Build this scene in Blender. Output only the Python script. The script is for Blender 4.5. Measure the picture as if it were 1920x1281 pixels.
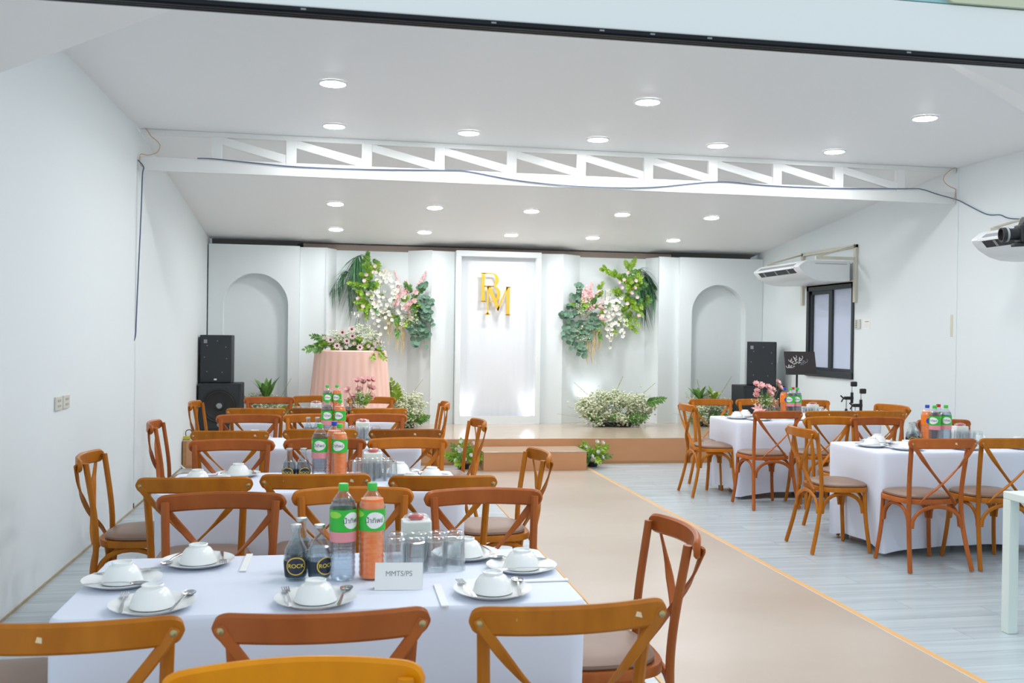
import bpy, bmesh, math, random
from mathutils import Vector, Matrix
random.seed(7)
for o in list(bpy.data.objects): bpy.data.objects.remove(o)
S = bpy.context.scene
COL = S.collection
R = math.radians
# ------------------------------------------------------------------ camera
F_PX = 1800.0; CAM_H = 1.5; ROLL = 0.0135
def cam_basis():
    c, s = math.cos(ROLL), math.sin(ROLL)
    dx, dy = 638.0 - 960.0, 626.0 - 640.5
    u = c*dx + s*dy; v = -s*dx + c*dy
    yaw = math.atan2(-u, F_PX); pit = math.atan2(-v, math.hypot(F_PX, u))
    f = Vector((math.sin(yaw)*math.cos(pit), math.cos(yaw)*math.cos(pit), -math.sin(pit)))
    r = Vector((math.cos(yaw), -math.sin(yaw), 0)); up = r.cross(f)
    return f, c*r + s*up, -s*r + c*up
FW, RT, UP = cam_basis()
cam = bpy.data.cameras.new('camera'); camo = bpy.data.objects.new('camera', cam); COL.objects.link(camo)
m3 = Matrix((RT, UP, -FW)).transposed()
camo.matrix_world = Matrix.Translation((0, 0, CAM_H)) @ m3.to_4x4()
cam.sensor_width = 36.0; cam.sensor_fit = 'HORIZONTAL'; cam.lens = F_PX/1920*36.0
cam.clip_start = 0.05; cam.clip_end = 200
cam.dof.use_dof = True; cam.dof.focus_distance = 6.0; cam.dof.aperture_fstop = 7.0
S.camera = camo
# ------------------------------------------------------------------ world, exposure
W = bpy.data.worlds.new('sky'); S.world = W; W.use_nodes = True
bg = W.node_tree.nodes['Background']; bg.inputs['Color'].default_value = (0.80, 0.92, 1.0, 1); bg.inputs['Strength'].default_value = 0.66
S.view_settings.view_transform = 'Standard'
try: S.view_settings.look = 'None'
except Exception: pass
S.view_settings.exposure = 0.66; S.view_settings.gamma = 1.0
S.view_settings.use_curve_mapping = False
LAMP_STRENGTH = 108.0
# a point of the photograph (pixel) at a known depth of the room
def ray(x, y): return FW + RT*((x-960)/F_PX) - UP*((y-640.5)/F_PX)
C0 = Vector((0, 0, CAM_H))
def at(x, y, Y): d = ray(x, y); return C0 + d*(Y/d.y)
def atz(x, y, z): d = ray(x, y); return C0 + d*((z-CAM_H)/d.z)
def atx(x, y, X): d = ray(x, y); return C0 + d*(X/d.x)
# ------------------------------------------------------------------ materials
MATS = {}
def mat(name, col, rough=0.5, metal=0.0, spec=0.5, coat=0.0, emit=None, noise=None, bump=None, trans=None, sheen=0.0, sss=None):
    """procedural principled material. noise=(scale(x,y,z),amount,col2) ; bump=(scale,strength)"""
    if name in MATS: return MATS[name]
    m = bpy.data.materials.new(name); m.use_nodes = True
    nt = m.node_tree; b = nt.nodes['Principled BSDF']
    b.inputs['Base Color'].default_value = (*col, 1); b.inputs['Roughness'].default_value = rough
    b.inputs['Metallic'].default_value = metal; b.inputs['Specular IOR Level'].default_value = spec
    b.inputs['Coat Weight'].default_value = coat; b.inputs['Coat Roughness'].default_value = 0.15
    b.inputs['Sheen Weight'].default_value = sheen
    if emit:
        b.inputs['Emission Color'].default_value = (*emit[0], 1); b.inputs['Emission Strength'].default_value = emit[1]
    tc = nt.nodes.new('ShaderNodeTexCoord')
    if noise:
        sc, amt, c2 = noise[:3]
        mp = nt.nodes.new('ShaderNodeMapping'); mp.inputs['Scale'].default_value = sc
        nt.links.new(tc.outputs['Object'], mp.inputs['Vector'])
        oi = nt.nodes.new('ShaderNodeObjectInfo')
        ad = nt.nodes.new('ShaderNodeVectorMath'); ad.operation = 'ADD'
        ml = nt.nodes.new('ShaderNodeMath'); ml.operation = 'MULTIPLY'; ml.inputs[1].default_value = 37.0
        nt.links.new(oi.outputs['Random'], ml.inputs[0]); nt.links.new(mp.outputs['Vector'], ad.inputs[0]); nt.links.new(ml.outputs[0], ad.inputs[1])
        nz = nt.nodes.new('ShaderNodeTexNoise'); nz.inputs['Scale'].default_value = 1.0; nz.inputs['Detail'].default_value = 5.0
        nt.links.new(ad.outputs[0], nz.inputs['Vector'])
        rp = nt.nodes.new('ShaderNodeMapRange'); rp.inputs['From Min'].default_value = 0.35; rp.inputs['From Max'].default_value = 0.7
        rp.inputs['To Max'].default_value = amt; nt.links.new(nz.outputs['Fac'], rp.inputs['Value'])
        mx = nt.nodes.new('ShaderNodeMix'); mx.data_type = 'RGBA'
        mx.inputs['A'].default_value = (*col, 1); mx.inputs['B'].default_value = (*c2, 1)
        nt.links.new(rp.outputs['Result'], mx.inputs['Factor']); last = mx.outputs['Result']
        if len(noise) > 3:   # per-object brightness variation
            hs = nt.nodes.new('ShaderNodeHueSaturation'); r2 = nt.nodes.new('ShaderNodeMapRange')
            r2.inputs['To Min'].default_value = 1-noise[3]; r2.inputs['To Max'].default_value = 1+noise[3]
            nt.links.new(oi.outputs['Random'], r2.inputs['Value']); nt.links.new(r2.outputs['Result'], hs.inputs['Value'])
            nt.links.new(last, hs.inputs['Color']); last = hs.outputs['Color']
        nt.links.new(last, b.inputs['Base Color'])
    if bump:
        n2 = nt.nodes.new('ShaderNodeTexNoise'); n2.inputs['Scale'].default_value = bump[0]; n2.inputs['Detail'].default_value = 4
        nt.links.new(tc.outputs['Object'], n2.inputs['Vector'])
        bp = nt.nodes.new('ShaderNodeBump'); bp.inputs['Strength'].default_value = bump[1]; bp.inputs['Distance'].default_value = 0.01
        nt.links.new(n2.outputs['Fac'], bp.inputs['Height']); nt.links.new(bp.outputs['Normal'], b.inputs['Normal'])
    if trans is not None:     # clear things: principled transmission mixed with plain transparency
        b.inputs['Transmission Weight'].default_value = 1.0; b.inputs['IOR'].default_value = trans[0]
        tr = nt.nodes.new('ShaderNodeBsdfTransparent'); tr.inputs['Color'].default_value = (*trans[2], 1)
        ms = nt.nodes.new('ShaderNodeMixShader'); ms.inputs[0].default_value = trans[1]
        out = nt.nodes['Material Output']
        nt.links.new(b.outputs[0], ms.inputs[1]); nt.links.new(tr.outputs[0], ms.inputs[2]); nt.links.new(ms.outputs[0], out.inputs['Surface'])
    MATS[name] = m
    return m
def clear(name, tint, gl=0.7, base=0.05, rough=0.03):
    m = bpy.data.materials.new(name); m.use_nodes = True; nt = m.node_tree; out = nt.nodes['Material Output']
    nt.nodes.remove(nt.nodes['Principled BSDF'])
    tr = nt.nodes.new('ShaderNodeBsdfTransparent'); tr.inputs['Color'].default_value = (*tint, 1)
    g = nt.nodes.new('ShaderNodeBsdfGlossy'); g.inputs['Roughness'].default_value = rough; g.inputs['Color'].default_value = (0.95, 0.97, 0.98, 1)
    lw = nt.nodes.new('ShaderNodeLayerWeight'); lw.inputs['Blend'].default_value = 0.25
    mr = nt.nodes.new('ShaderNodeMapRange'); mr.inputs['To Min'].default_value = base; mr.inputs['To Max'].default_value = gl
    nt.links.new(lw.outputs['Facing'], mr.inputs['Value']); ms = nt.nodes.new('ShaderNodeMixShader')
    nt.links.new(mr.outputs['Result'], ms.inputs[0]); nt.links.new(tr.outputs[0], ms.inputs[1]); nt.links.new(g.outputs[0], ms.inputs[2]); nt.links.new(ms.outputs[0], out.inputs['Surface'])
    return m
WALL = mat('white_wall_paint', (0.80, 0.86, 0.88), 0.65, bump=(60, 0.03))
CEIL = mat('white_ceiling_paint', (0.90, 0.915, 0.92), 0.55, bump=(25, 0.02))
BACK = mat('white_backdrop_paint', (0.80, 0.855, 0.865), 0.6)
FABW = mat('white_backdrop_fabric', (0.76, 0.79, 0.83), 0.8, bump=(90, 0.05))
DARK = mat('dark_void', (0.05, 0.045, 0.04), 0.9)
TRUSS = mat('truss_enamel', (0.84, 0.85, 0.83), 0.45)
CREAM = mat('cream_steel', (0.70, 0.68, 0.58), 0.5, noise=((6, 6, 6), 0.5, (0.60, 0.55, 0.43)))
PLANK = mat('whitewashed_vinyl_plank', (0.51, 0.575, 0.61), 0.27, spec=0.6, noise=((1.1, 17, 20), 0.7, (0.36, 0.42, 0.46), 0.02))
JOINT = mat('plank_joint', (0.36, 0.41, 0.44), 0.7)
CARP = mat('beige_vinyl_runner', (0.50, 0.425, 0.36), 0.32, noise=((0.8, 1.4, 1), 0.8, (0.42, 0.335, 0.27)), bump=(9, 0.04))
CARPE = mat('runner_edge_tape', (0.72, 0.40, 0.14), 0.5)
STG = mat('tan_stage_front_vinyl', (0.60, 0.305, 0.155), 0.5, spec=0.3, noise=((2, 2, 5), 0.6, (0.54, 0.26, 0.12)))
STGT = mat('tan_stage_top_vinyl', (0.52, 0.42, 0.33), 0.16, noise=((1.5, 3, 1), 0.5, (0.48, 0.37, 0.28)))
STGW = mat('raw_stage_wood', (0.50, 0.26, 0.10), 0.6, noise=((2, 20, 20), 0.5, (0.36, 0.17, 0.06)))
CLOTH = mat('white_tablecloth', (0.76, 0.80, 0.915), 0.75, bump=(12, 0.05), sheen=0.1)
PEACH = mat('peach_chiffon', (0.92, 0.56, 0.46), 0.7, noise=((9, 9, .4), 0.6, (0.93, 0.68, 0.60)), sheen=0.2)
def wood(name, c, d): return mat(name, c, 0.40, coat=0.06, spec=0.22, noise=((14, 14, 5), 0.75, d, 0.12), bump=(80, 0.02))
WOODS = {'golden': wood('golden_varnished_wood', (0.48, 0.160, 0.008), (0.35, 0.098, 0.004)),
         'reddish': wood('reddish_varnished_wood', (0.43, 0.115, 0.022), (0.32, 0.074, 0.012)),
         'orange': wood('orange_varnished_wood', (0.53, 0.170, 0.014), (0.41, 0.115, 0.008)),
         'amber': wood('amber_varnished_wood', (0.74, 0.265, 0.0), (0.62, 0.20, 0.0)),
         'brown': wood('brown_varnished_wood', (0.34, 0.105, 0.008), (0.23, 0.065, 0.005))}
SEAT = mat('taupe_leatherette', (0.25, 0.155, 0.11), 0.42, bump=(300, 0.05))
BRASS = mat('aged_brass', (0.42, 0.33, 0.16), 0.35, metal=0.9)
CHIP = mat('chipped_varnish', (0.80, 0.60, 0.36), 0.7)
PORC = mat('white_porcelain', (0.90, 0.915, 0.905), 0.22, coat=0.25)
STEEL = mat('stainless_steel', (0.62, 0.63, 0.65), 0.18, metal=1.0)
PAPER = mat('white_paper', (0.88, 0.88, 0.86), 0.8)
INK = mat('grey_ink', (0.22, 0.24, 0.26), 0.8)
GLASS = clear('clear_glass', (0.95, 0.965, 0.97), 0.75, 0.06)
COUPE = clear('coupe_glass', (0.86, 0.88, 0.90), 0.95, 0.30, 0.15)
SODAG = clear('soda_glass', (0.84, 0.89, 0.89), 0.7, 0.06)
PET = clear('clear_pet', (0.94, 0.965, 0.98), 0.6, 0.05, 0.08)
WATER = mat('water_in_bottle', (0.72, 0.80, 0.86), 0.05, trans=(1.2, 0.6, (0.66, 0.74, 0.82)))
ORANGE = mat('orange_drink', (1.0, 0.20, 0.012), 0.35, coat=0.2, noise=((30, 30, 60), 0.6, (1.0, 0.34, 0.08)))
COLA = mat('dark_cola', (0.055, 0.012, 0.008), 0.12, coat=0.6)
ROSEW = mat('pink_band', (0.80, 0.30, 0.34), 0.4)
GRN = mat('green_label', (0.035, 0.50, 0.045), 0.35)
LIME = mat('lime_label_patch', (0.30, 0.72, 0.06), 0.35)
CAPG = mat('green_cap', (0.06, 0.56, 0.07), 0.35)
CAPB = mat('blue_cap', (0.02, 0.07, 0.55), 0.35)
CAPR = mat('red_cap', (0.60, 0.02, 0.03), 0.35)
NAVY = mat('navy_print', (0.018, 0.025, 0.05), 0.35)
GOLDP = mat('gold_print', (0.85, 0.55, 0.08), 0.4)
YELP = mat('yellow_print', (0.95, 0.72, 0.06), 0.4)
SILV = mat('silver_cap', (0.55, 0.57, 0.58), 0.3, metal=0.9)
BLKM = mat('black_aluminium', (0.004, 0.006, 0.010), 0.4, spec=0.25, noise=((9, 60, 60), 0.35, (0.02, 0.025, 0.03)))
BLK = mat('black_textured_cabinet', (0.018, 0.022, 0.027), 0.55, noise=((20, 20, 20), 0.5, (0.032, 0.037, 0.043)), bump=(200, 0.2))
GRILL = mat('black_speaker_grille', (0.026, 0.034, 0.042), 0.6, bump=(400, 0.4))
RUBB = mat('black_rubber', (0.012, 0.012, 0.014), 0.5)
GREY = mat('grey_plastic', (0.30, 0.32, 0.33), 0.5)
WHTP = mat('white_plastic', (0.80, 0.835, 0.85), 0.35)
IVORY = mat('ivory_plastic', (0.68, 0.68, 0.60), 0.4)
SLOT = mat('dark_slot', (0.02, 0.024, 0.03), 0.5)
WIN = mat('charcoal_aluminium', (0.03, 0.036, 0.042), 0.4)
PANE = mat('frosted_pane', (0.60, 0.67, 0.84), 0.3)
BLUEC = mat('blue_grey_cable', (0.09, 0.13, 0.22), 0.5)
ORWI = mat('orange_wire', (0.62, 0.30, 0.12), 0.5)
TEAL = mat('pale_teal_paint', (0.36, 0.60, 0.62), 0.6)
OLIVE = mat('cream_board', (0.62, 0.64, 0.46), 0.6)
CAULK = mat('yellowed_caulk', (0.52, 0.46, 0.33), 0.8, noise=((3, 3, 3), 0.9, (0.34, 0.28, 0.18)))
LAMP = mat('downlight_diffuser', (0.9, 0.9, 0.9), 0.5, emit=((0.975, 0.985, 1.0), LAMP_STRENGTH))
LAMPR = mat('downlight_rim', (0.85, 0.85, 0.85), 0.4)
LEDM = mat('uplight_lens', (0.9, 0.9, 0.9), 0.4, emit=((0.97, 0.98, 1.0), 12.0))
GOLD = mat('gold_acrylic', (0.85, 0.50, 0.05), 0.35, metal=0.25)
LCD = mat('camera_screen', (0.15, 0.35, 0.45), 0.2, emit=((0.35, 0.65, 0.80), 0.5))
TRAYM = mat('dark_brown_music_tray', (0.035, 0.026, 0.028), 0.5)
CHR = mat('chrome_tube', (0.55, 0.58, 0.58), 0.25, metal=0.9)
MINT = mat('pale_mint_enamel', (0.72, 0.80, 0.76), 0.4)
# plants
PALM = mat('palm_green', (0.035, 0.155, 0.055), 0.5, noise=((20, 20, 20), 0.7, (0.075, 0.23, 0.085)))
LIMEL = mat('lime_leaf', (0.33, 0.50, 0.03), 0.5, noise=((25, 25, 25), 0.8, (0.14, 0.33, 0.03)))
MIDG = mat('mid_green_leaf', (0.09, 0.26, 0.045), 0.5, noise=((25, 25, 25), 0.8, (0.20, 0.38, 0.08)))
EUC = mat('eucalyptus_leaf', (0.075, 0.175, 0.105), 0.6, noise=((18, 18, 18), 0.9, (0.19, 0.32, 0.235), 0.25))
STEMM = mat('plant_stem', (0.16, 0.24, 0.07), 0.6)
PETW = mat('white_petal', (0.86, 0.85, 0.80), 0.6)
PETP = mat('pink_petal', (0.86, 0.50, 0.50), 0.6, noise=((40, 40, 40), 0.8, (0.92, 0.68, 0.66)))
PETHP = mat('bright_pink_petal', (0.95, 0.48, 0.48), 0.6, noise=((40, 40, 40), 0.8, (0.96, 0.72, 0.68)))
PETB = mat('blush_petal', (0.90, 0.74, 0.72), 0.6)
MARO = mat('maroon_flower_centre', (0.10, 0.01, 0.02), 0.7)
GYP = mat('gypsophila_blossom', (0.78, 0.80, 0.64), 0.7, noise=((14, 14, 14), 0.9, (0.46, 0.54, 0.28)))
GYPS = mat('gypsophila_stem', (0.25, 0.34, 0.16), 0.7)
AMAR = mat('straw_amaranth', (0.68, 0.52, 0.25), 0.8, noise=((40, 40, 10), 0.8, (0.80, 0.68, 0.45)))
BUD = mat('cream_bud', (0.72, 0.76, 0.48), 0.6)
VWAT = mat('green_vase_water', (0.12, 0.42, 0.03), 0.1, trans=(1.33, 0.3, (0.35, 0.70, 0.15)))
# ------------------------------------------------------------------ mesh helpers
class MB:
    def __init__(s): s.v = []; s.f = []
    def add(s, v, f):
        n = len(s.v); s.v += [tuple(p) for p in v]; s.f += [tuple(i+n for i in q) for q in f]; return s
    def box(s, x0, x1, y0, y1, z0, z1, M=None):
        v = [Vector((x, y, z)) for z in (z0, z1) for y in (y0, y1) for x in (x0, x1)]
        if M: v = [M @ p for p in v]
        return s.add(v, [(0, 2, 3, 1), (4, 5, 7, 6), (0, 1, 5, 4), (2, 6, 7, 3), (0, 4, 6, 2), (1, 3, 7, 5)])
    def lathe(s, prof, n=24, c=(0, 0, 0), cap0=True, cap1=True, M=None, a0=0.0):
        v = []
        for r, z in prof:
            for k in range(n):
                a = a0 + 2*math.pi*k/n; p = Vector((r*math.cos(a), r*math.sin(a), z))
                p = (M @ p) if M else p
                v.append(p + Vector(c))
        f = []
        for i in range(len(prof)-1):
            for k in range(n):
                k2 = (k+1) % n; f.append((i*n+k, i*n+k2, (i+1)*n+k2, (i+1)*n+k))
        if cap0: f.append(tuple(range(n-1, -1, -1)))
        if cap1: f.append(tuple((len(prof)-1)*n+k for k in range(n)))
        return s.add(v, f)
    def tube(s, pts, r, n=8, caps=True):
        pts = [Vector(p) for p in pts]; rs = r if isinstance(r, (list, tuple)) else [r]*len(pts)
        v = []; nrm = None
        for i, p in enumerate(pts):
            t = (pts[min(i+1, len(pts)-1)] - pts[max(i-1, 0)])
            if t.length < 1e-9: t = Vector((0, 0, 1))
            t.normalize()
            if nrm is None:
                nrm = t.orthogonal().normalized()
            else:
                nrm = nrm - t*nrm.dot(t)
                nrm = nrm.normalized() if nrm.length > 1e-6 else t.orthogonal().normalized()
            b = t.cross(nrm)
            for k in range(n):
                a = 2*math.pi*k/n; v.append(p + (nrm*math.cos(a) + b*math.sin(a))*rs[i])
        f = []
        for i in range(len(pts)-1):
            for k in range(n):
                k2 = (k+1) % n; f.append((i*n+k, i*n+k2, (i+1)*n+k2, (i+1)*n+k))
        if caps:
            f.append(tuple(range(n-1, -1, -1))); f.append(tuple((len(pts)-1)*n+k for k in range(n)))
        return s.add(v, f)
    def sweep(s, pts, w, h, ref, cham=0.3):
        """bar with a chamfered rectangle section: w along ref, h across"""
        pts = [Vector(p) for p in pts]; v = []; ref = Vector(ref); L = len(pts)
        ws = w if isinstance(w, (list, tuple)) else [w]*L; hs = h if isinstance(h, (list, tuple)) else [h]*L
        for i, p in enumerate(pts):
            t = (pts[min(i+1, L-1)] - pts[max(i-1, 0)]).normalized()
            a = (ref - t*ref.dot(t)).normalized(); b = t.cross(a)
            W_, H_ = ws[i]/2, hs[i]/2; c = min(W_, H_)*cham*2
            c = min(c, W_*0.98, H_*0.98)
            for (x, y) in ((W_-c, -H_), (W_, -H_+c), (W_, H_-c), (W_-c, H_), (-W_+c, H_), (-W_, H_-c), (-W_, -H_+c), (-W_+c, -H_)):
                v.append(p + a*x + b*y)
        f = []
        for i in range(L-1):
            for k in range(8):
                k2 = (k+1) % 8; f.append((i*8+k, i*8+k2, (i+1)*8+k2, (i+1)*8+k))
        f.append(tuple(range(7, -1, -1))); f.append(tuple((L-1)*8+k for k in range(8)))
        return s.add(v, f)
    def prism(s, poly, a, b, M=None):
        """poly in (x,z), extruded from y=a to y=b"""
        n = len(poly); v = [Vector((x, a, z)) for x, z in poly] + [Vector((x, b, z)) for x, z in poly]
        if M: v = [M @ p for p in v]
        f = [tuple(range(n)), tuple(range(2*n-1, n-1, -1))] + [(k, k+n, (k+1) % n+n, (k+1) % n) for k in range(n)]
        return s.add(v, f)
    def blob(s, c, r, sub=None):
        x, y, z = c
        rx, ry, rz = r if isinstance(r, (tuple, list)) else (r, r, r)
        return s.add([(x+rx, y, z), (x-rx, y, z), (x, y+ry, z), (x, y-ry, z), (x, y, z+rz), (x, y, z-rz)],
                     [(0, 2, 4), (2, 1, 4), (1, 3, 4), (3, 0, 4), (2, 0, 5), (1, 2, 5), (3, 1, 5), (0, 3, 5)])
    def ball(s, c, r, n=10, m=6):
        rx, ry, rz = r if isinstance(r, (tuple, list)) else (r, r, r)
        v = [(c[0], c[1], c[2]-rz)]; f = []
        for i in range(1, m):
            t = -math.pi/2 + math.pi*i/m
            for k in range(n):
                a = 2*math.pi*k/n; v.append((c[0]+rx*math.cos(t)*math.cos(a), c[1]+ry*math.cos(t)*math.sin(a), c[2]+rz*math.sin(t)))
        v.append((c[0], c[1], c[2]+rz))
        for k in range(n): f.append((0, 1+(k+1) % n, 1+k))
        for i in range(m-2):
            for k in range(n):
                a, b = 1+i*n+k, 1+i*n+(k+1) % n; f.append((a, b, b+n, a+n))
        o = 1+(m-2)*n
        for k in range(n): f.append((o+k, o+(k+1) % n, len(v)-1))
        return s.add(v, f)
    def mesh(s, name, m=None, smooth=False, bevel=0.0):
        me = bpy.data.meshes.new(name); me.from_pydata(s.v, [], s.f); me.update()
        if bevel > 0:
            bm = bmesh.new(); bm.from_mesh(me)
            bmesh.ops.remove_doubles(bm, verts=bm.verts, dist=1e-6)
            es = [e for e in bm.edges if len(e.link_faces) == 2 and e.calc_face_angle(0) > 0.5]
            bmesh.ops.bevel(bm, geom=es, offset=bevel, segments=2, affect='EDGES', profile=0.5, clamp_overlap=True)
            bmesh.ops.recalc_face_normals(bm, faces=bm.faces); bm.to_mesh(me); bm.free()
        else:
            bm = bmesh.new(); bm.from_mesh(me); bmesh.ops.recalc_face_normals(bm, faces=bm.faces); bm.to_mesh(me); bm.free()
        if m: me.materials.append(m)
        if smooth:
            me.shade_smooth()
            try: me.set_sharp_from_angle(angle=R(38))
            except Exception: pass
        return me
    def build(s, name, m, parent=None, smooth=False, bevel=0.0, loc=None):
        return put(name, s.mesh(name, m, smooth, bevel), parent, loc)
def put(name, me, parent=None, loc=None, rot=None, scale=None, mt=None):
    o = bpy.data.objects.new(name, me); COL.objects.link(o)
    if parent: o.parent = parent
    if loc is not None: o.location = loc
    if rot is not None: o.rotation_euler = rot
    if scale is not None: o.scale = scale
    if mt is not None:
        o.material_slots[0].link = 'OBJECT'; o.material_slots[0].material = mt
    return o
def tag(o, label, cat, group=None, kind=None):
    o['label'] = label
    if cat: o['category'] = cat
    if group: o['group'] = group
    if kind: o['kind'] = kind
    return o
def empty(name, loc=(0, 0, 0), rz=0.0):
    o = bpy.data.objects.new(name, None); COL.objects.link(o); o.location = loc; o.rotation_euler = (0, 0, rz); o.empty_display_size = 0.05
    return o
def struct(o, label=None):
    o['kind'] = 'structure'
    if label: o['label'] = label
    return o
def smooth_pts(pts, n=6):
    P = [Vector(p) for p in pts]; out = []
    for i in range(len(P)-1):
        p0, p1, p2, p3 = P[max(i-1, 0)], P[i], P[i+1], P[min(i+2, len(P)-1)]
        for k in range(n):
            t = k/n
            out.append(0.5*((2*p1) + (p2-p0)*t + (2*p0-5*p1+4*p2-p3)*t*t + (3*p1-p0-3*p2+p3)*t**3))
    out.append(P[-1]); return out
def text_geo(body, size, align='CENTER'):
    cu = bpy.data.curves.new('lettering', 'FONT'); cu.body = body; cu.size = size; cu.align_x = align; cu.align_y = 'CENTER'
    o = bpy.data.objects.new('lettering', cu); COL.objects.link(o)
    dg = bpy.context.evaluated_depsgraph_get(); dg.update()
    me = o.evaluated_get(dg).to_mesh()
    v = [tuple(p.co) for p in me.vertices]; f = [tuple(p.vertices) for p in me.polygons]
    o.evaluated_get(dg).to_mesh_clear(); bpy.data.objects.remove(o); bpy.data.curves.remove(cu)
    return v, f
def wrap_text(body, size, r, z, ang, sx=1.0):
    """flat lettering bent round a bottle"""
    v, f = text_geo(body, size)
    return MB().add([(r*math.cos(ang+x*sx/r), r*math.sin(ang+x*sx/r), z+y) for x, y, _ in v], f)
# ------------------------------------------------------------------ the room
XL, XR, YF, YT, YB = -1.69, 5.95, 2.3, 8.53, 13.35
ZC = 3.21; SL = 0.105
def zceil(y): return ZC if y <= YT else ZC - SL*(y-YT)
flo = struct(MB().box(XL-0.3, XR+0.3, -3.0, YB, -0.12, -0.006).build('floor', JOINT), 'floor under whitewashed vinyl planks')
# planks laid across the room, one object each, where the photograph shows them
PW, PL = 0.182, 1.22
pm = MB().box(0, PL-0.002, 0, PW-0.0018, -0.006, 0.0).mesh('plank', PLANK)
row = 0; y = 2.9
cuts = {}
def plank(x0, x1, y):
    w = round(x1-x0, 3)
    me = pm
    if abs(w-PL) > 1e-3:
        if w not in cuts: cuts[w] = MB().box(0, w-0.002, 0, PW-0.0018, -0.006, 0.0).mesh('plank', PLANK)
        me = cuts[w]
    o = put('plank', me, flo, (x0, y, 0.0))
nplank = 0
while y < 11.0:
    for (a, b, ylim) in ((XL, 1.40, 2.9), (2.80, XR, 2.9)):
        off = [0.0, 0.42, 0.84][row % 3]
        x = a - off
        while x < b - 0.01:
            x0, x1 = max(x, a), min(x+PL, b)
            vis = True
            if a > 2 and x0 > y*1.02 + 0.25: vis = False       # right of the frame
            if a < 2 and x1 < -0.40*y: vis = False
            if a < 2 and y < 5.0: vis = False                    # behind the front table
            if vis and x1-x0 > 0.05:
                plank(x0, x1, y); nplank += 1
            x += PL
    y += PW; row += 1
print('planks', nplank)
# plain vinyl where no plank can be seen
MB().box(XL, 1.40, -3.0, 5.08, -0.006, -0.0005).build('vinyl_sheet', PLANK, flo)
MB().box(2.80, XR, -3.0, 2.899, -0.006, -0.0005).build('vinyl_sheet', PLANK, flo)
run = tag(empty('aisle_runner', (2.1, 6, 0)), 'wide beige vinyl aisle runner leading to the stage step', 'runner')
MB().box(-0.70, 0.69, -7.0, 5.0, 0.0, 0.004).build('runner_sheet', CARP, run)
MB().box(0.69, 0.725, -7.0, 4.95, 0.0, 0.0055).build('edge_tape', CARPE, run)
MB().box(0.684, 0.690, -6.9, 4.9, 0.004, 0.0052).build('edge_backing', mat('grey_white_backing', (0.60, 0.60, 0.60), 0.6), run)
MB().box(-0.712, -0.70, -7.0, 4.9, 0.0, 0.0045).build('edge_tape', CARPE, run)
# ceiling: flat part with two mitred front facets, sloping part towards the stage
c = MB()
A, B = (XL, 6.27, ZC), (-0.60, 5.0, ZC); A2, B2 = (XR, 7.08, ZC), (3.17, 5.0, ZC)
c.add([A, B, (-0.60, YF, ZC), (3.17, YF, ZC), B2, A2, (XR, YT, ZC), (XL, YT, ZC)], [(0, 1, 2, 3, 4, 5, 6, 7)])
zl = ZC - 0.395*(6.27-YF)*0.55
c.add([A, B, (-0.60, YF, ZC), (XL, YF, 2.45), (XL, 5.18, 2.78)], [(0, 1, 4), (1, 2, 3), (1, 3, 4)])
c.add([A2, B2, (3.17, YF, ZC), (XR, YF, 2.45), (XR, 6.0, 2.78)], [(0, 4, 1), (1, 3, 2), (1, 4, 3)])
c.add([(XL-0.1, YT, ZC), (XR+0.1, YT, ZC), (XR+0.1, 13.10, zceil(13.10)), (XL-0.1, 13.10, zceil(13.10))], [(0, 1, 2, 3)])
c.add([(-0.5, 13.10, zceil(13.10)), (4.66, 13.10, zceil(13.10)), (4.75, YB, zceil(YB)), (-0.6, YB, zceil(YB))], [(0, 1, 2, 3)])
c.add([(XL-0.1, YT-0.1, ZC+0.001), (XR+0.1, YT-0.1, ZC+0.001), (XR+0.1, YT, ZC+0.001), (XL-0.1, YT, ZC+0.001)], [(0, 1, 2, 3)])
c.box(XL-0.3, XR+0.3, 13.10, YB+0.2, 3.15, 3.25)
ceo = struct(c.build('ceiling', CEIL), 'white plaster ceiling sloping down towards the stage')
# walls
w = MB().add([(XL, YF, -0.1), (XL, YT-0.06, -0.1), (XL, YT-0.06, ZC), (XL, 6.27, ZC), (XL, 5.18, 2.78), (XL, YF, 2.45)], [(0, 1, 2, 3, 4, 5)])
w.box(XL-0.12, XL-0.0005, YF, YT-0.06, -0.1, 2.45)
struct(w.build('wall_left', WALL), 'white left wall, part nearest the camera')
w = MB().add([(XL-0.012, YT-0.06, -0.1), (XL-0.012, YB, -0.1), (XL-0.012, YB, zceil(YB)+0.05), (XL-0.012, YT-0.06, ZC)], [(0, 1, 2, 3)])
w.box(XL-0.13, XL-0.0125, YT-0.06, YB, -0.1, 2.6)
struct(w.build('wall_left', WALL), 'white left wall beside the stage')
struct(MB().box(XL-0.012, XL-0.0, YT-0.066, YT-0.05, 0.05, 2.86).build('trim_1', WALL), 'thin vertical joint strip on left wall')
WY0, WY1, WZ0, WZ1 = 10.41, 11.56, 1.045, 2.20
w = MB()
w.box(XR, XR+0.12, YF, WY0, -0.1, 2.45); w.box(XR, XR+0.12, WY1, YB, -0.1, 2.60)
w.box(XR, XR+0.12, WY0, WY1, -0.1, WZ0); w.box(XR, XR+0.12, WY0, WY1, WZ1, 2.60)
w.add([(XR, YF, 2.45), (XR, WY0, 2.45), (XR, WY0, zceil(WY0)), (XR, YT, ZC), (XR, 7.08, ZC), (XR, 6.0, 2.78)], [(0, 5, 4, 3, 2, 1)])
w.add([(XR, WY0, 2.6), (XR, YB, 2.6), (XR, YB, zceil(YB)), (XR, WY0, zceil(WY0))], [(0, 3, 2, 1)])
struct(w.build('wall_right', WALL), 'white right wall with the dark framed window')
struct(MB().box(XR-0.006, XR, YT-0.03, YT+0.0, 0.0, ZC).build('trim_2', WALL), 'thin vertical joint strip on right wall')
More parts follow.
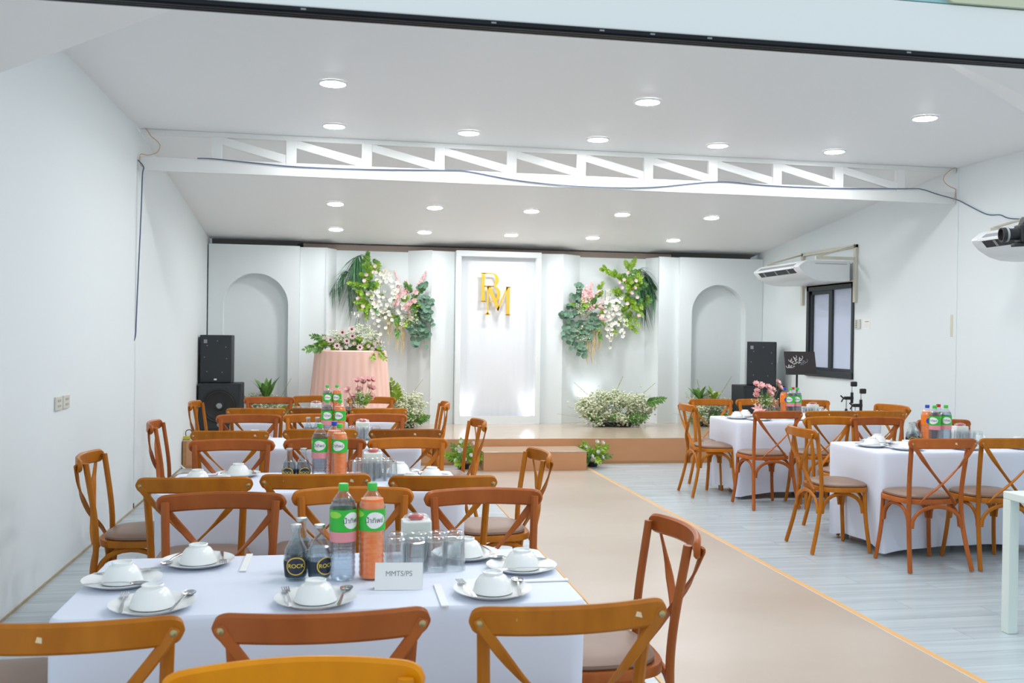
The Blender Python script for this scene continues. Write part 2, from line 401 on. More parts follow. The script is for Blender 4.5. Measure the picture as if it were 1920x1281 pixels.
struct(MB().box(XL-0.3, XR+0.3, YB, YB+0.1, -0.1, 3.2).build('wall_back', DARK), 'dark back wall behind the backdrop')
struct(MB().box(XL, XL+0.006, 3.0, YT-0.06, 0.0, 0.016).build('baseboard_left', CAULK), 'yellowed caulk line along the foot of left wall')
struct(MB().box(XL-0.012, XL-0.006, YT-0.05, 10.9, 0.0, 0.012).build('baseboard_left', CAULK), 'caulk line at foot of left wall near the stage')
struct(MB().box(XL-0.012, XL+0.004, YT-0.075, YT-0.045, 0.0, 0.055).build('trim_3', mat('rust_stain', (0.16, 0.06, 0.02), 0.8)), 'rusty bracket at foot of left wall joint')
# opening header with the black sliding-door track, close to the camera
h = tag(empty('door_header', (2.0, YF, 2.252)), 'white header beam with black ribbed track above the front tables', 'header')
MB().box(-4.4, 4.6, 0.0, 0.045, 0.011, 0.141).build('beam', TRUSS, h, bevel=0.003)
MB().box(-4.4, 4.6, -0.003, 0.043, 0.0, 0.0105).build('track_core', BLKM, h)
for k in range(3):
    MB().box(-4.4, 4.6, 0.002+0.014*k, 0.010+0.014*k, -0.004, 0.0).build('track_rib', BLKM, h)
for xx in (-0.1, 0.35, 0.62, 0.75, 0.90, 1.45, 1.9, 2.3, 2.6):
    MB().box(xx-2.0, xx-2.0+0.012, -0.0045, -0.003, 0.003, 0.0065).build('chip', GREY, h)
hb = tag(empty('transom_board', (2.0, YF+0.003, 2.394)), 'pale teal and cream board above the door header', 'board')
MB().box(-3.6, 3.9, 0.0, 0.04, 0.002, 0.22).build('panel', TEAL, hb)
MB().prism([(-0.42, 0.002), (0.45, 0.002), (0.45, 0.2), (-0.9, 0.2)], -0.012, 0.0).build('cream_strip', OLIVE, hb)
for xx in (-2.35, 6.45):
    struct(MB().box(xx-0.06, xx+0.06, YF, YF+0.04, 0.0, 2.252).build('trim_4', TRUSS), 'white post carrying the header, %s end' % ('left' if xx < 0 else 'right'))
# window on the right wall
wn = empty('window_1', (XR, (WY0+WY1)/2, WZ0)); struct(wn, 'charcoal sliding window with two frosted panes')
hw = (WY1-WY0)/2; hh = WZ1-WZ0
for (nm, y0, y1, z0, z1, x0, x1) in (('frame_jamb', -hw, -hw+0.045, 0, hh, -0.02, 0.09), ('frame_jamb', hw-0.06, hw, 0, hh, -0.02, 0.09),
                                     ('frame_head', -hw, hw, hh-0.075, hh, -0.02, 0.09), ('frame_sill', -hw, hw, 0, 0.075, -0.035, 0.09),
                                     ('meeting_stile', -0.045, 0.035, 0.06, hh-0.06, 0.0, 0.06), ('bottom_rail', -hw+0.04, hw-0.05, 0.07, 0.115, 0.005, 0.06),
                                     ('top_rail', -0.01, hw-0.05, hh-0.12, hh-0.07, 0.005, 0.06), ('stile', hw-0.10, hw-0.05, 0.07, hh-0.07, 0.005, 0.05)):
    MB().box(x0, x1, y0, y1, z0, z1).build(nm, WIN, wn, bevel=0.004)
MB().box(0.03, 0.042, -hw+0.02, 0.0, 0.06, hh-0.05).build('pane', PANE, wn)
MB().box(0.04, 0.052, 0.0, hw-0.03, 0.06, hh-0.05).build('pane', PANE, wn)
# ------------------------------------------------------------------ truss
tr = tag(empty('ceiling_truss', (2.13, YT, 2.86)), 'white flat truss of N panels spanning the room under the ceiling', 'truss')
MB().box(XL-2.13+0.01, XR-2.13-0.01, 0.0, 0.05, 0.0, 0.115).build('bottom_chord', TRUSS, tr, bevel=0.004)
MB().box(XL-2.13+0.01, XR-2.13-0.01, 0.0, 0.05, 0.305, 0.349).build('top_chord', TRUSS, tr, bevel=0.004)
VX = [-1.06, -0.437, 0.211, 0.851, 1.503, 2.146, 2.788, 3.418, 4.06, 4.695, 5.344]
for i, x in enumerate(VX):
    MB().box(x-2.13-0.044, x-2.13+0.044, -0.004, 0.046, 0.10, 0.31).build('post', TRUSS, tr, bevel=0.003)
    if i < len(VX)-1:
        x0, x1 = x-2.13+0.02, VX[i+1]-2.13-0.02
        MB().prism([(x0+0.02, 0.315), (x0+0.02, 0.245), (x1-0.02, 0.105), (x1-0.02, 0.18)], 0.004, 0.044).build('diagonal', TRUSS, tr, bevel=0.003)
# cables
def cable(name, pts, r, m, label, n=5):
    return tag(MB().tube(smooth_pts(pts, n), r, 6).build(name, m, smooth=True), label, 'cable')
yq = YT-0.014
cable('power_cable', [at(370, 297, yq), at(400, 298, yq), at(480, 306, yq), at(560, 313, yq), at(700, 318, yq), at(840, 319.5, yq), at(880, 322, yq), at(960, 337, yq), at(1050, 347, yq),
      at(1150, 352, yq), at(1230, 351, yq), at(1345, 341, yq), at(1440, 348, yq), at(1560, 353, yq), at(1700, 354, yq), at(1728, 355, yq), at(1760, 365, YT-0.02), at(1795, 375, YT-0.05)]
      + [atx(x, y, XR-0.012) for x, y in ((1815, 385), (1850, 402), (1875, 403), (1890, 409), (1920, 411.5), (1960, 416))], 0.0048, BLUEC, 'dark blue cable strung along the truss onto right wall')
cable('drop_cable', [atx(x, y, XL+0.006) for x, y in ((258.5, 300),)] + [at(269, 313, YT-0.02), at(267, 330, 8.52), at(264.5, 400, 8.50), at(259, 520, 8.47), at(255.5, 600, 8.46), at(254, 630, 8.45), at(250, 640, 8.42)], 0.0055, BLUEC, 'dark cable hanging down the left wall from truss end')
cable('orange_wire', [at(268, 237, YT-0.01), at(275, 243, YT-0.02), at(284, 256, YT-0.03), at(296, 266, YT-0.03), at(300, 275, YT-0.03), at(294, 286, YT-0.03), at(278, 291, YT-0.02), at(264, 289, YT-0.012), at(262, 300, YT-0.012), at(264, 310, YT-0.012), at(270, 313, YT-0.012)], 0.003, ORWI, 'thin orange wire looped at the left end of truss')
cable('orange_wire', [at(1797, 314, YT-0.01), at(1785, 317, YT-0.02), at(1772, 328, YT-0.02), at(1769, 338, YT-0.02), at(1778, 348, YT-0.02), at(1790, 354, YT-0.02), at(1792, 356, YT-0.012), at(1790, 370, YT-0.06), at(1787, 377, YT-0.05)], 0.003, ORWI, 'thin orange wire looped at the right end of truss')
# ------------------------------------------------------------------ ceiling downlights
dl_ring = MB().lathe([(0.092, 0.0), (0.100, 0.0), (0.100, -0.006), (0.092, -0.012), (0.086, -0.012), (0.086, 0.0)], 32, cap0=False, cap1=False).mesh('trim_ring', LAMPR, True)
dl_disc = MB().lathe([(0.001, -0.017), (0.05, -0.0165), (0.080, -0.013), (0.087, -0.008), (0.087, -0.001)], 32, cap0=True, cap1=True).mesh('diffuser', LAMP, True)
LX = [-0.07, 1.042, 2.163, 3.254, 4.365, 3.02]
COLN = ['leftmost', 'second from left', 'middle', 'second from right', 'rightmost', 'last']
ROWS = [(6.66, (0, 2, 4), 'in the front row, nearest the door header'), (8.02, range(5), 'in the row just before the truss'),
        (4.72, (1, 2, 5), 'in the added second row hidden above the header'), (3.36, (1, 2, 5), 'in the added third row hidden above the header'),  # unseen lamps, added so the front table is lit from overhead
        (10.92, range(5), 'in the row just behind the truss'), (12.26, range(5), 'in the row nearest the backdrop')]
for (yy, idx, rn) in ROWS:
    for i in idx:
        o = empty('downlight', (LX[i], yy, zceil(yy)-0.001))
        if yy > YT: o.rotation_euler = (-math.atan(SL), 0, 0)
        tag(o, 'round recessed ceiling downlight, %s %s' % (COLN[i], rn), 'downlight', 'recessed ceiling downlights')
        put('trim_ring', dl_ring, o); put('diffuser', dl_disc, o)
# ------------------------------------------------------------------ stage
SY, SZ, BY = 11.01, 0.304, 12.9
st = tag(empty('stage_platform', (2.13, SY, 0)), 'low stage platform covered in tan vinyl, across the room', 'stage')
MB().box(XL-2.13+0.0, XR-2.136, 0.006, YB-SY-0.02, 0.0, SZ-0.01).build('platform_body', STGW, st)
MB().box(XL-2.13+0.0, XR-2.136, 0.0, YB-SY-0.02, SZ-0.01, SZ).build('top_covering', STGT, st, bevel=0.003)
MB().box(XL-2.13+0.04, XR-2.136, -0.004, 0.006, 0.03, SZ-0.004).build('front_covering', STG, st)
MB().box(XL-2.13+0.0, XR-2.136, -0.001, 0.006, 0.0, 0.03).build('front_base', STGW, st)
stp = tag(empty('stage_step', (2.16, 10.74, 0)), 'single tan vinyl covered step in front of the stage', 'step')
s_ = MB().box(-0.585, 0.585, -0.27, 0.26, 0.0, 0.205); s_.build('step_body', STG, stp, bevel=0.004)
MB().box(-0.588, 0.588, -0.274, 0.263, 0.205, 0.216).build('step_top', STGT, stp, bevel=0.003)
# backdrop ------------------------------------------------------------
bd = tag(empty('stage_backdrop', (2.13, BY, SZ)), 'white folding stage backdrop with two arched niches', 'backdrop')
BH = 2.645-SZ
def slab(name, pts, t, z0, z1, m=BACK):
    """folded board through plan points (x,y)"""
    mb = MB()
    for (p, q) in zip(pts[:-1], pts[1:]):
        d = Vector((q[0]-p[0], q[1]-p[1], 0)); n = Vector((-d.y, d.x, 0)).normalized()*t
        a, b = Vector((p[0]-2.13, p[1]-BY, 0)), Vector((q[0]-2.13, q[1]-BY, 0))
        z0_, z1_ = (z0, z0), (z1, z1)
        v = [a, b, b+n, a+n]; mb = MB()
        mb.add([(k.x, k.y, z0) for k in v] + [(k.x, k.y, z1) for k in v], [(3, 2, 1, 0), (4, 5, 6, 7), (0, 1, 5, 4), (1, 2, 6, 5), (2, 3, 7, 6), (3, 0, 4, 7)])
        mb.build(name, m, bd)
def arch_panel(x0, x1, ax0, ax1, spring, label):
    r = (ax1-ax0)/2; cx = (ax0+ax1)/2
    pts = [(x0, 0), (ax0, 0)]
    N = 28
    arc = [(cx - r*math.cos(math.pi*k/N), spring + r*math.sin(math.pi*k/N)*1.02) for k in range(N+1)]
    outer = [(x0, 0), (x0, BH), (x1, BH), (x1, 0)]
    mb = MB(); y0, y1 = 0.0, 0.16
    # front face as quads between arch and outer edges, plus reveal
    def out_pt(p):
        a = math.atan2(p[1]-spring, p[0]-cx)
        # project to rectangle
        dx, dz = math.cos(a), math.sin(a)
        t = 1e9
        if dx > 1e-6: t = min(t, (x1-cx)/dx)
        if dx < -1e-6: t = min(t, (x0-cx)/dx)
        if dz > 1e-6: t = min(t, (BH-spring)/dz)
        return (cx+dx*t, spring+dz*t)
    inn = [(ax0, 0)] + arc + [(ax1, 0)]
    ous = [(x0, 0)] + [out_pt(p) for p in arc] + [(x1, 0)]
    ous[1] = (x0, spring); ous[-2] = (x1, spring)
    for yv in (y0, y1):
        V = [(p[0]-2.13, yv, p[1]) for p in inn] + [(p[0]-2.13, yv, p[1]) for p in ous]
        n = len(inn); mb.add(V, [(i, i+1, i+1+n, i+n) for i in range(n-1)])
    # corners of the rectangle missed by the projection
    for (cxn, side) in ((x0, 0), (x1, 1)):
        ring = [p for p in ous[1:-1]]
        a = [p for p in ring if abs(p[0]-cxn) < 1e-6]; b = [p for p in ring if abs(p[1]-BH) < 1e-6 and (p[0] < cx if side == 0 else p[0] > cx)]
        pa = max(a, key=lambda p: p[1]); pb = min(b, key=lambda p: abs(p[0]-cxn))
        for yv in (y0, y1): mb.add([(pa[0]-2.13, yv, pa[1]), (cxn-2.13, yv, BH), (pb[0]-2.13, yv, pb[1])], [(0, 1, 2)])
    V = [(p[0]-2.13, y0, p[1]) for p in inn] + [(p[0]-2.13, y1, p[1]) for p in inn]; n = len(inn)
    mb.add(V, [(i, i+1, i+1+n, i+n) for i in range(n-1)])
    o = [(x0, 0), (x0, BH), (x1, BH), (x1, 0)]
    V = [(p[0]-2.13, y0, p[1]) for p in o] + [(p[0]-2.13, y1, p[1]) for p in o]
    mb.add(V, [(0, 1, 5, 4), (1, 2, 6, 5), (2, 3, 7, 6)])
    q = mb.build('arch_panel', BACK, bd); q['label'] = label
    nb = MB().box(ax0-0.06-2.13, ax1+0.06-2.13, y1+0.001, y1+0.02, 0.0, BH-0.1)
    q = nb.build('niche_back', BACK, bd)
arch_panel(XL+0.004, -0.537, -1.50, -0.676, 1.955-SZ-0.10, 'left white panel with arched niche')
arch_panel(4.70, XR-0.004, 4.883, 5.69, 1.955-SZ-0.10, 'right white panel with arched niche')
slab('fold_panel', [(-0.535, BY+0.10), (-0.182, BY+0.06)], 0.02, 0, BH-0.005)
slab('fold_panel', [(-0.182, BY+0.03), (-0.06, BY+0.24)], 0.02, 0, BH-0.01)
slab('fold_panel', [(-0.06, BY+0.24), (0.90, BY+0.24)], 0.02, 0, BH-0.02)
slab('fold_panel', [(0.90, BY+0.24), (1.198, BY+0.03)], 0.02, 0, BH)
slab('fold_panel', [(1.198, BY+0.0), (1.52, BY+0.06)], 0.02, 0, BH-0.01)
slab('fold_panel', [(2.69, BY+0.06), (3.014, BY+0.0)], 0.02, 0, BH-0.005)
slab('fold_panel', [(3.014, BY+0.03), (3.31, BY+0.24)], 0.02, 0, BH)
slab('fold_panel', [(3.31, BY+0.24), (4.27, BY+0.24)], 0.02, 0, BH-0.02)
slab('fold_panel', [(4.27, BY+0.24), (4.395, BY+0.03)], 0.02, 0, BH-0.01)
slab('fold_panel', [(4.395, BY+0.0), (4.70, BY+0.08)], 0.02, 0, BH)
# centre frame
MB().box(-0.50-2.13, 4.66-2.13, 0.262, 0.28, BH-0.25, BH+0.062).build('top_batten', mat('brown_batten', (0.34, 0.27, 0.23), 0.7), bd)
fr = tag(empty('backdrop_frame', (2.108, BY-0.08, SZ)), 'tall white box frame with fabric panel in the middle of the backdrop', 'frame')
MB().box(-0.583, -0.515, 0.001, 0.14, 0, BH-0.0755).build('frame_side', BACK, fr, bevel=0.004)
MB().box(0.515, 0.583, 0.001, 0.14, 0, BH-0.0755).build('frame_side', BACK, fr, bevel=0.004)
MB().box(-0.583, 0.583, 0.0, 0.14, BH-0.075, BH).build('frame_head', BACK, fr, bevel=0.004)
fab = MB(); NX = 60
fab.add([(-0.52+1.04*i/NX, 0.125+0.0010*math.sin(i*1.3)+0.0013*math.sin(i*0.47+1), z) for z in (0.0, BH-0.07) for i in range(NX+1)], [(i, i+1, i+2+NX, i+1+NX) for i in range(NX)])
fab.build('fabric_panel', FABW, fr, smooth=True)
MB().box(-0.515, 0.515, 0.012, 0.022, 0.0, 0.11).build('light_ledge', BACK, fr)
# monogram: outlines read off the letters, 12.81 units per photo pixel
U_ = 1/12.81*0.00725
def mg(x, y): return ((x-630)*U_, (660-y)*U_)
mo = tag(empty('gold_monogram', at(929.2, 551.5, BY-0.02)), 'gold BM monogram hung on the white fabric panel', 'monogram')
def letter(polys, name, y0):
    mb = MB()
    for p in polys: mb.prism([mg(*q) for q in p], y0-0.018, y0)
    return mb.build(name, GOLD, mo)
def bowl(xs, y0, y1, xr, thin, thick):
    N = 14; o = []; i = []
    cy = (y0+y1)/2; ry = (y1-y0)/2; cxs = xr-ry*0.95
    for k in range(N+1):
        a = -math.pi/2 + math.pi*k/N
        o.append((cxs+(xr-cxs)*math.cos(a), cy+ry*math.sin(a)))
        i.append((cxs+(xr-cxs-thick)*math.cos(a), cy+(ry-thin)*math.sin(a)))
    quads = []
    for k in range(N): quads.append([o[k], o[k+1], i[k+1], i[k]])
    quads.append([(xs, y0), (cxs, y0), (cxs, y0+thin), (xs, y0+thin)]); quads.append([(xs, y1-thin), (cxs, y1-thin), (cxs, y1), (xs, y1)])
    return quads
letter([[(285, 160), (362, 160), (362, 850), (285, 850)], [(262, 160), (390, 160), (390, 178), (262, 178)], [(258, 834), (390, 834), (390, 852), (258, 852)]] + bowl(350, 160, 490, 702, 22, 84) + bowl(350, 470, 850, 745, 22, 84), 'letter_b', 0.0)
letter([[(415, 490), (448, 490), (448, 1150), (415, 1150)], [(368, 1138), (492, 1138), (492, 1165), (368, 1165)], [(405, 1110), (458, 1110), (492, 1140), (368, 1140)], [(375, 485), (505, 485), (505, 505), (375, 505)],
        [(405, 490), (505, 490), (720, 985), (680, 1075)], [(655, 1040), (690, 1070), (925, 490), (890, 490)], [(880, 485), (965, 485), (965, 1160), (880, 1160)], [(860, 1142), (990, 1142), (990, 1166), (860, 1166)], [(870, 485), (992, 485), (992, 505), (870, 505)]], 'letter_m', -0.02)
# uplights: two in the frame, one behind the right gypsophila bush
def uplight(loc, label, energy, tilt):
    o = tag(empty('uplight', loc), label, 'uplight')
    MB().lathe([(0.035, 0), (0.035, 0.012), (0.012, 0.014), (0.012, 0.03), (0.036, 0.034), (0.04, 0.085), (0.034, 0.085), (0.03, 0.07)], 16, cap1=True).build('housing', WHTP, o, smooth=True)
    MB().lathe([(0.028, 0.071), (0.028, 0.074)], 16).build('lens', LEDM, o)
    l = bpy.data.lights.new('uplight_beam', 'SPOT'); l.energy = energy; l.spot_size = R(80); l.spot_blend = 0.8; l.shadow_soft_size = 0.03; l.color = (0.96, 0.98, 1.0)
    lo = bpy.data.objects.new('uplight_beam', l); COL.objects.link(lo); lo.parent = o; lo.location = (0, 0, 0.10); lo.rotation_euler = (R(180)+tilt, 0, 0)
for sx, nm in ((-0.43, 'left'), (0.43, 'right')):
    uplight((2.108+sx, BY-0.08+0.066, SZ), 'small white uplight at %s foot of the fabric panel' % nm, 3.2, R(-9))
uplight((3.42, BY+0.06, SZ), 'small white uplight behind the big gypsophila bush', 8.0, R(-6))
# ------------------------------------------------------------------ chairs
CH = {}
def chair_meshes():
    H = 0.868
    N = 16
    us = [-1.0, -0.992, -0.975, -0.95, -0.915, -0.87] + [-0.8+1.6*k/14 for k in range(15)] + [0.87, 0.915, 0.95, 0.975, 0.992, 1.0]
    rp = [(0.240*u, -0.248-0.055*(1-u*u), 0.834+0.004*(1-u*u)) for u in us]
    he = [0.016, 0.030, 0.046, 0.056, 0.063, 0.067]
    hs = he + [0.068]*15 + he[::-1]
    CH['back_rail'] = [(MB().sweep(rp, hs, 0.021, (0, 0, 1), 0.35).mesh('back_rail', WOODS['golden'], True), None)]
    L = []
    for sx in (-1, 1):
        p = smooth_pts([(sx*0.222, -0.262, 0.0), (sx*0.205, -0.222, 0.16), (sx*0.192, -0.192, 0.32), (sx*0.188, -0.184, 0.45), (sx*0.193, -0.194, 0.6), (sx*0.204, -0.228, 0.82), (sx*0.205, -0.231, 0.842)], 4)
        L.append(MB().sweep(p, 0.030, 0.026, (1, 0, 0), 0.33).mesh('rear_leg', WOODS['golden'], True))
    CH['rear_leg'] = [(m, None) for m in L]
    L = []
    for sx in (-1, 1):
        p = smooth_pts([(sx*0.205, 0.175, 0.0), (sx*0.19, 0.162, 0.12), (sx*0.178, 0.150, 0.26), (sx*0.172, 0.143, 0.44)], 4)
        L.append(MB().sweep(p, [0.026]+[0.030]*(len(p)-1), 0.028, (1, 0, 0), 0.4).mesh('front_leg', WOODS['golden'], True))
    CH['front_leg'] = [(m, None) for m in L]
    # seat outline: rounded trapezoid
    def outline(sc, n=36):
        out = []
        for k in range(n):
            a = 2*math.pi*k/n; ca, sa = math.cos(a), math.sin(a)
            e = 2/3.2
            x = math.copysign(abs(ca)**e, ca)*0.212*sc; y = math.copysign(abs(sa)**e, sa)*0.194*sc
            x *= 1 + 0.06*(y/0.194)
            out.append((x, y+0.0))
        return out
    o = outline(1.0); n = len(o); i_ = outline(0.9)
    v = [(x, y, 0.422) for x, y in i_] + [(x, y, 0.426) for x, y in o] + [(x, y, 0.452) for x, y in o] + [(x*0.985, y*0.985, 0.457) for x, y in o]
    f = [tuple(range(n-1, -1, -1))] + [(r*n+k, r*n+(k+1) % n, (r+1)*n+(k+1) % n, (r+1)*n+k) for r in range(3) for k in range(n)] + [tuple(3*n+k for k in range(n))]
    CH['seat_frame'] = [(MB().add(v, f).mesh('seat_frame', WOODS['golden'], True), None)]
    v = []; prof = [(0.90, 0.456), (0.935, 0.464), (0.93, 0.474), (0.86, 0.484), (0.7, 0.491), (0.4, 0.496), (0.1, 0.497)]
    for sc, z in prof: v += [(x, y+0.012, z) for x, y in outline(sc)]
    f = [tuple(range(n-1, -1, -1))] + [(r*n+k, r*n+(k+1) % n, (r+1)*n+(k+1) % n, (r+1)*n+k) for r in range(len(prof)-1) for k in range(n)] + [tuple((len(prof)-1)*n+k for k in range(n))]
    CH['seat_cushion'] = [(MB().add(v, f).mesh('seat_cushion', SEAT, True), 'own')]
    L = []
    for sx in (-1, 1):
        off = -0.004 if sx > 0 else 0.006
        p = smooth_pts([(sx*0.226, -0.270, 0.842), (sx*0.207, -0.274, 0.81), (sx*0.12, -0.272+off, 0.70), (sx*0.0, -0.252+off*2, 0.575), (-sx*0.085, -0.222, 0.487), (-sx*0.125, -0.205, 0.437)], 4)
        L.append(MB().sweep(p, [0.02, 0.028]+[0.028]*(len(p)-2), 0.009, (math.copysign(0.7, sx), 0, 0.7), 0.4).mesh('cross_strap', WOODS['golden'], True))
    CH['cross_strap'] = [(m, None) for m in L]
    L = []
    def arch(p, q, up, ref):
        p, q = Vector(p), Vector(q); m = (p+q)/2; pts = []
        for k in range(13):
            a = math.pi*k/12
            pts.append(m + (p-m)*math.cos(a) + Vector((0, 0, up))*math.sin(a)**0.8)
        return MB().sweep(pts, 0.018, 0.026, ref, 0.35).mesh('brace', WOODS['golden'], True)
    L = [arch((-0.178, -0.205, 0.275), (0.178, -0.205, 0.275), 0.14, (0, 1, 0)), arch((-0.162, 0.148, 0.275), (0.162, 0.148, 0.275), 0.14, (0, 1, 0)),
         arch((-0.185, -0.175, 0.275), (-0.178, 0.128, 0.275), 0.14, (1, 0, 0)), arch((0.185, -0.175, 0.275), (0.178, 0.128, 0.275), 0.14, (1, 0, 0))]
    CH['brace'] = [(m, None) for m in L]
    M_ = Matrix.Rotation(R(90), 4, 'X')
    CH['bolt'] = [(MB().lathe([(0.009, 0), (0.009, 0.003), (0.005, 0.006), (0.001, 0.007)], 10, c=(sx*0.224, -0.2755, 0.832), M=M_).mesh('bolt', BRASS, True), 'own') for sx in (-1, 1)]
chair_meshes()
def chair(x, y, rz, wood_, label, chips=None, group='cross-back chairs around the banquet tables'):
    """x,y: centre of the back rail on plan; the chair faces away from its back"""
    th = R(rz)
    # rail centre is 0.285 behind the seat centre
    o = empty('crossback_chair', (x + 0.275*-math.sin(th), y + 0.275*math.cos(th), 0.0055), th)
    tag(o, label, 'chair', group)
    for nm, lst in CH.items():
        for me, own in lst:
            put(nm, me, o, mt=None if own else WOODS[wood_])
    if chips:
        for (cx, cz, w_) in chips:
            yy = -0.248-0.055*(1-(cx/0.238)**2)-0.0115
            MB().add([(cx, yy, cz), (cx+w_, yy, cz-0.004), (cx+w_*0.8, yy, cz+0.009), (cx+w_*0.2, yy, cz+0.012)], [(0, 1, 2, 3)]).build('varnish_chip', CHIP, o)
    return o
POS3 = ['left', 'middle', 'right']
TN = ['front left-hand table', 'second left-hand table', 'third left-hand table', 'rear left-hand table', 'front right-hand table', 'rear right-hand table']
# (table, x list & y for near row [faces the stage], x list & y for far row [faces the camera])
def row_chairs(t, near, far):
    for k, (x, y, rz, wd) in enumerate(near):
        chair(x, y, rz, wd, '%s wooden cross-back chair, %s one on near side of %s' % (wd, POS3[k], TN[t]), chips=[(-0.05+0.1*((k*7+t) % 3), 0.835, 0.018), (-0.14, 0.84, 0.01)] if (k+t) % 2 == 0 else None)
    for k, (x, y, rz, wd) in enumerate(far):
        chair(x, y, 180+rz, wd, '%s wooden cross-back chair, %s one on far side of %s' % (wd, POS3[k], TN[t]))
def end_chair(t, x, y, rz, wd, side):
    chair(x, y, rz, wd, '%s wooden cross-back chair at the %s end of %s' % (wd, side, TN[t]))
row_chairs(0, [(-0.575, 2.20, 0, 'golden'), (-0.03, 2.20, 0, 'reddish'), (0.545, 2.19, 3, 'golden')],
              [(-0.442, 3.86, 0, 'reddish'), (0.06, 3.94, 0, 'orange'), (0.582, 3.87, 0, 'reddish')])
chair(-0.075, 1.86, 180, 'amber', 'bright amber cross-back chair closest to the camera, only its top rail showing')
end_chair(0, 1.13, 3.07, 89, 'reddish', 'right'); end_chair(0, -1.24, 2.98, -90, 'golden', 'left')
row_chairs(1, [(-0.61, 4.30, 0, 'golden'), (-0.10, 4.36, 0, 'golden'), (0.46, 4.26, -3, 'golden')],
              [(-0.61, 5.78, 0, 'reddish'), (-0.08, 5.82, 0, 'reddish'), (0.41, 5.82, 0, 'orange')])
end_chair(1, 1.09, 5.12, 92, 'golden', 'right'); end_chair(1, -1.26, 5.17, -89, 'golden', 'left')
row_chairs(2, [(-0.685, 6.32, 0, 'golden'), (-0.12, 6.40, 0, 'golden'), (0.435, 6.38, 0, 'brown')],
              [(-0.675, 7.55, 0, 'reddish'), (-0.185, 7.58, 0, 'orange'), (0.285, 7.60, 0, 'reddish')])
end_chair(2, 1.03, 7.05, 93, 'orange', 'right'); end_chair(2, -1.27, 6.98, -87, 'reddish', 'left')
row_chairs(3, [(-0.68, 8.20, 0, 'golden'), (-0.17, 8.22, 0, 'brown'), (0.33, 8.20, 0, 'golden')],
              [(-0.67, 9.62, 0, 'reddish'), (-0.22, 9.80, 0, 'golden'), (0.31, 9.65, 0, 'orange')])
end_chair(3, 0.98, 8.95, 88, 'orange', 'right'); end_chair(3, -1.29, 8.98, -92, 'golden', 'left')
row_chairs(4, [(3.86, 5.62, 0, 'reddish'), (4.365, 5.62, 0, 'golden')],
              [(3.93, 7.26, 6, 'golden'), (4.33, 7.22, 0, 'reddish'), (4.78, 7.00, 0, 'reddish')])
end_chair(4, 3.26, 6.44, -93, 'golden', 'left')
row_chairs(5, [(3.80, 7.88, 4, 'reddish'), (4.30, 7.88, 0, 'golden'), (4.78, 7.90, 0, 'golden')],
              [(3.78, 9.42, 0, 'orange'), (4.30, 9.44, 0, 'orange'), (4.80, 9.30, 0, 'orange')])
end_chair(5, 3.27, 8.78, -93, 'golden', 'left'); end_chair(5, 5.36, 8.62, 100, 'orange', 'right')
# ------------------------------------------------------------------ tables and cloths
TZ = 0.725
TABLES = [(-0.763, 0.723, 2.725, 3.44), (-0.86, 0.63, 4.76, 5.47), (-0.93, 0.56, 6.60, 7.29), (-0.93, 0.56, 8.56, 9.25), (3.685, 5.17, 6.08, 6.80), (3.655, 5.14, 8.44, 9.15)]
tt_leg = MB().box(-0.018, 0.018, -0.018, 0.018, 0.0, 0.67).mesh('leg', GREY)
def cloth_mesh(hw, hd, seed):
    rnd = random.Random(seed)
    rc = 0.05; per = []
    def seg(a, b, n): return [(a[0]+(b[0]-a[0])*k/n, a[1]+(b[1]-a[1])*k/n) for k in range(n)]
    nL, nS, nc = 28, 14, 6
    cs = [(hw-rc, -hd+rc, -90), (hw-rc, hd-rc, 0), (-hw+rc, hd-rc, 90), (-hw+rc, -hd+rc, 180)]
    for i, (cx, cy, a0) in enumerate(cs):
        for k in range(nc): a = R(a0+90*k/nc); per.append((cx+rc*math.cos(a), cy+rc*math.sin(a), math.cos(a), math.sin(a), 1.0))
        nx = cs[(i+1) % 4]; a = R(a0+90)
        p = (cx+rc*math.cos(a), cy+rc*math.sin(a)); q = (nx[0]+rc*math.cos(a), nx[1]+rc*math.sin(a))
        n = nS if i % 2 == 0 else nL
        for k in range(n):
            u = k/n; per.append((p[0]+(q[0]-p[0])*u, p[1]+(q[1]-p[1])*u, math.cos(a), math.sin(a), abs(2*u-1)**3))
    N = len(per); v = []
    rows = [(0.0, -0.016), (0.0015, -0.006), (0.007, -0.001), (0.014, 0.002), (0.04, 0.004), (0.18, 0.003), (0.34, 0.001), (0.50, 0.0), (0.62, 0.0), (0.70, 0.0)]
    ph = [rnd.uniform(0, 6) for _ in range(4)]
    for d, off in rows:
        for i, (x, y, nx, ny, c_) in enumerate(per):
            tdrop = max(0, (d-0.03)/0.67)
            hem = 0.035*(1-c_)
            wv = tdrop*(0.009*math.sin(i*0.9+ph[0]) + 0.012*math.sin(i*0.31+ph[1]))*(1-0.4*c_) - 0.035*tdrop*(1-c_) - (0.03*tdrop if abs(nx) > .9 else 0)
            z = TZ+0.002 - d*(1 - hem*(d/0.70)/0.70)
            v.append((x+nx*(off+wv), y+ny*(off+wv), z))
    f = [(r*N+k, r*N+(k+1) % N, (r+1)*N+(k+1) % N, (r+1)*N+k) for r in range(len(rows)-1) for k in range(N)]
    f.append(tuple(range(N-1, -1, -1)))
    return MB().add(v, f).mesh('tablecloth', CLOTH, True)
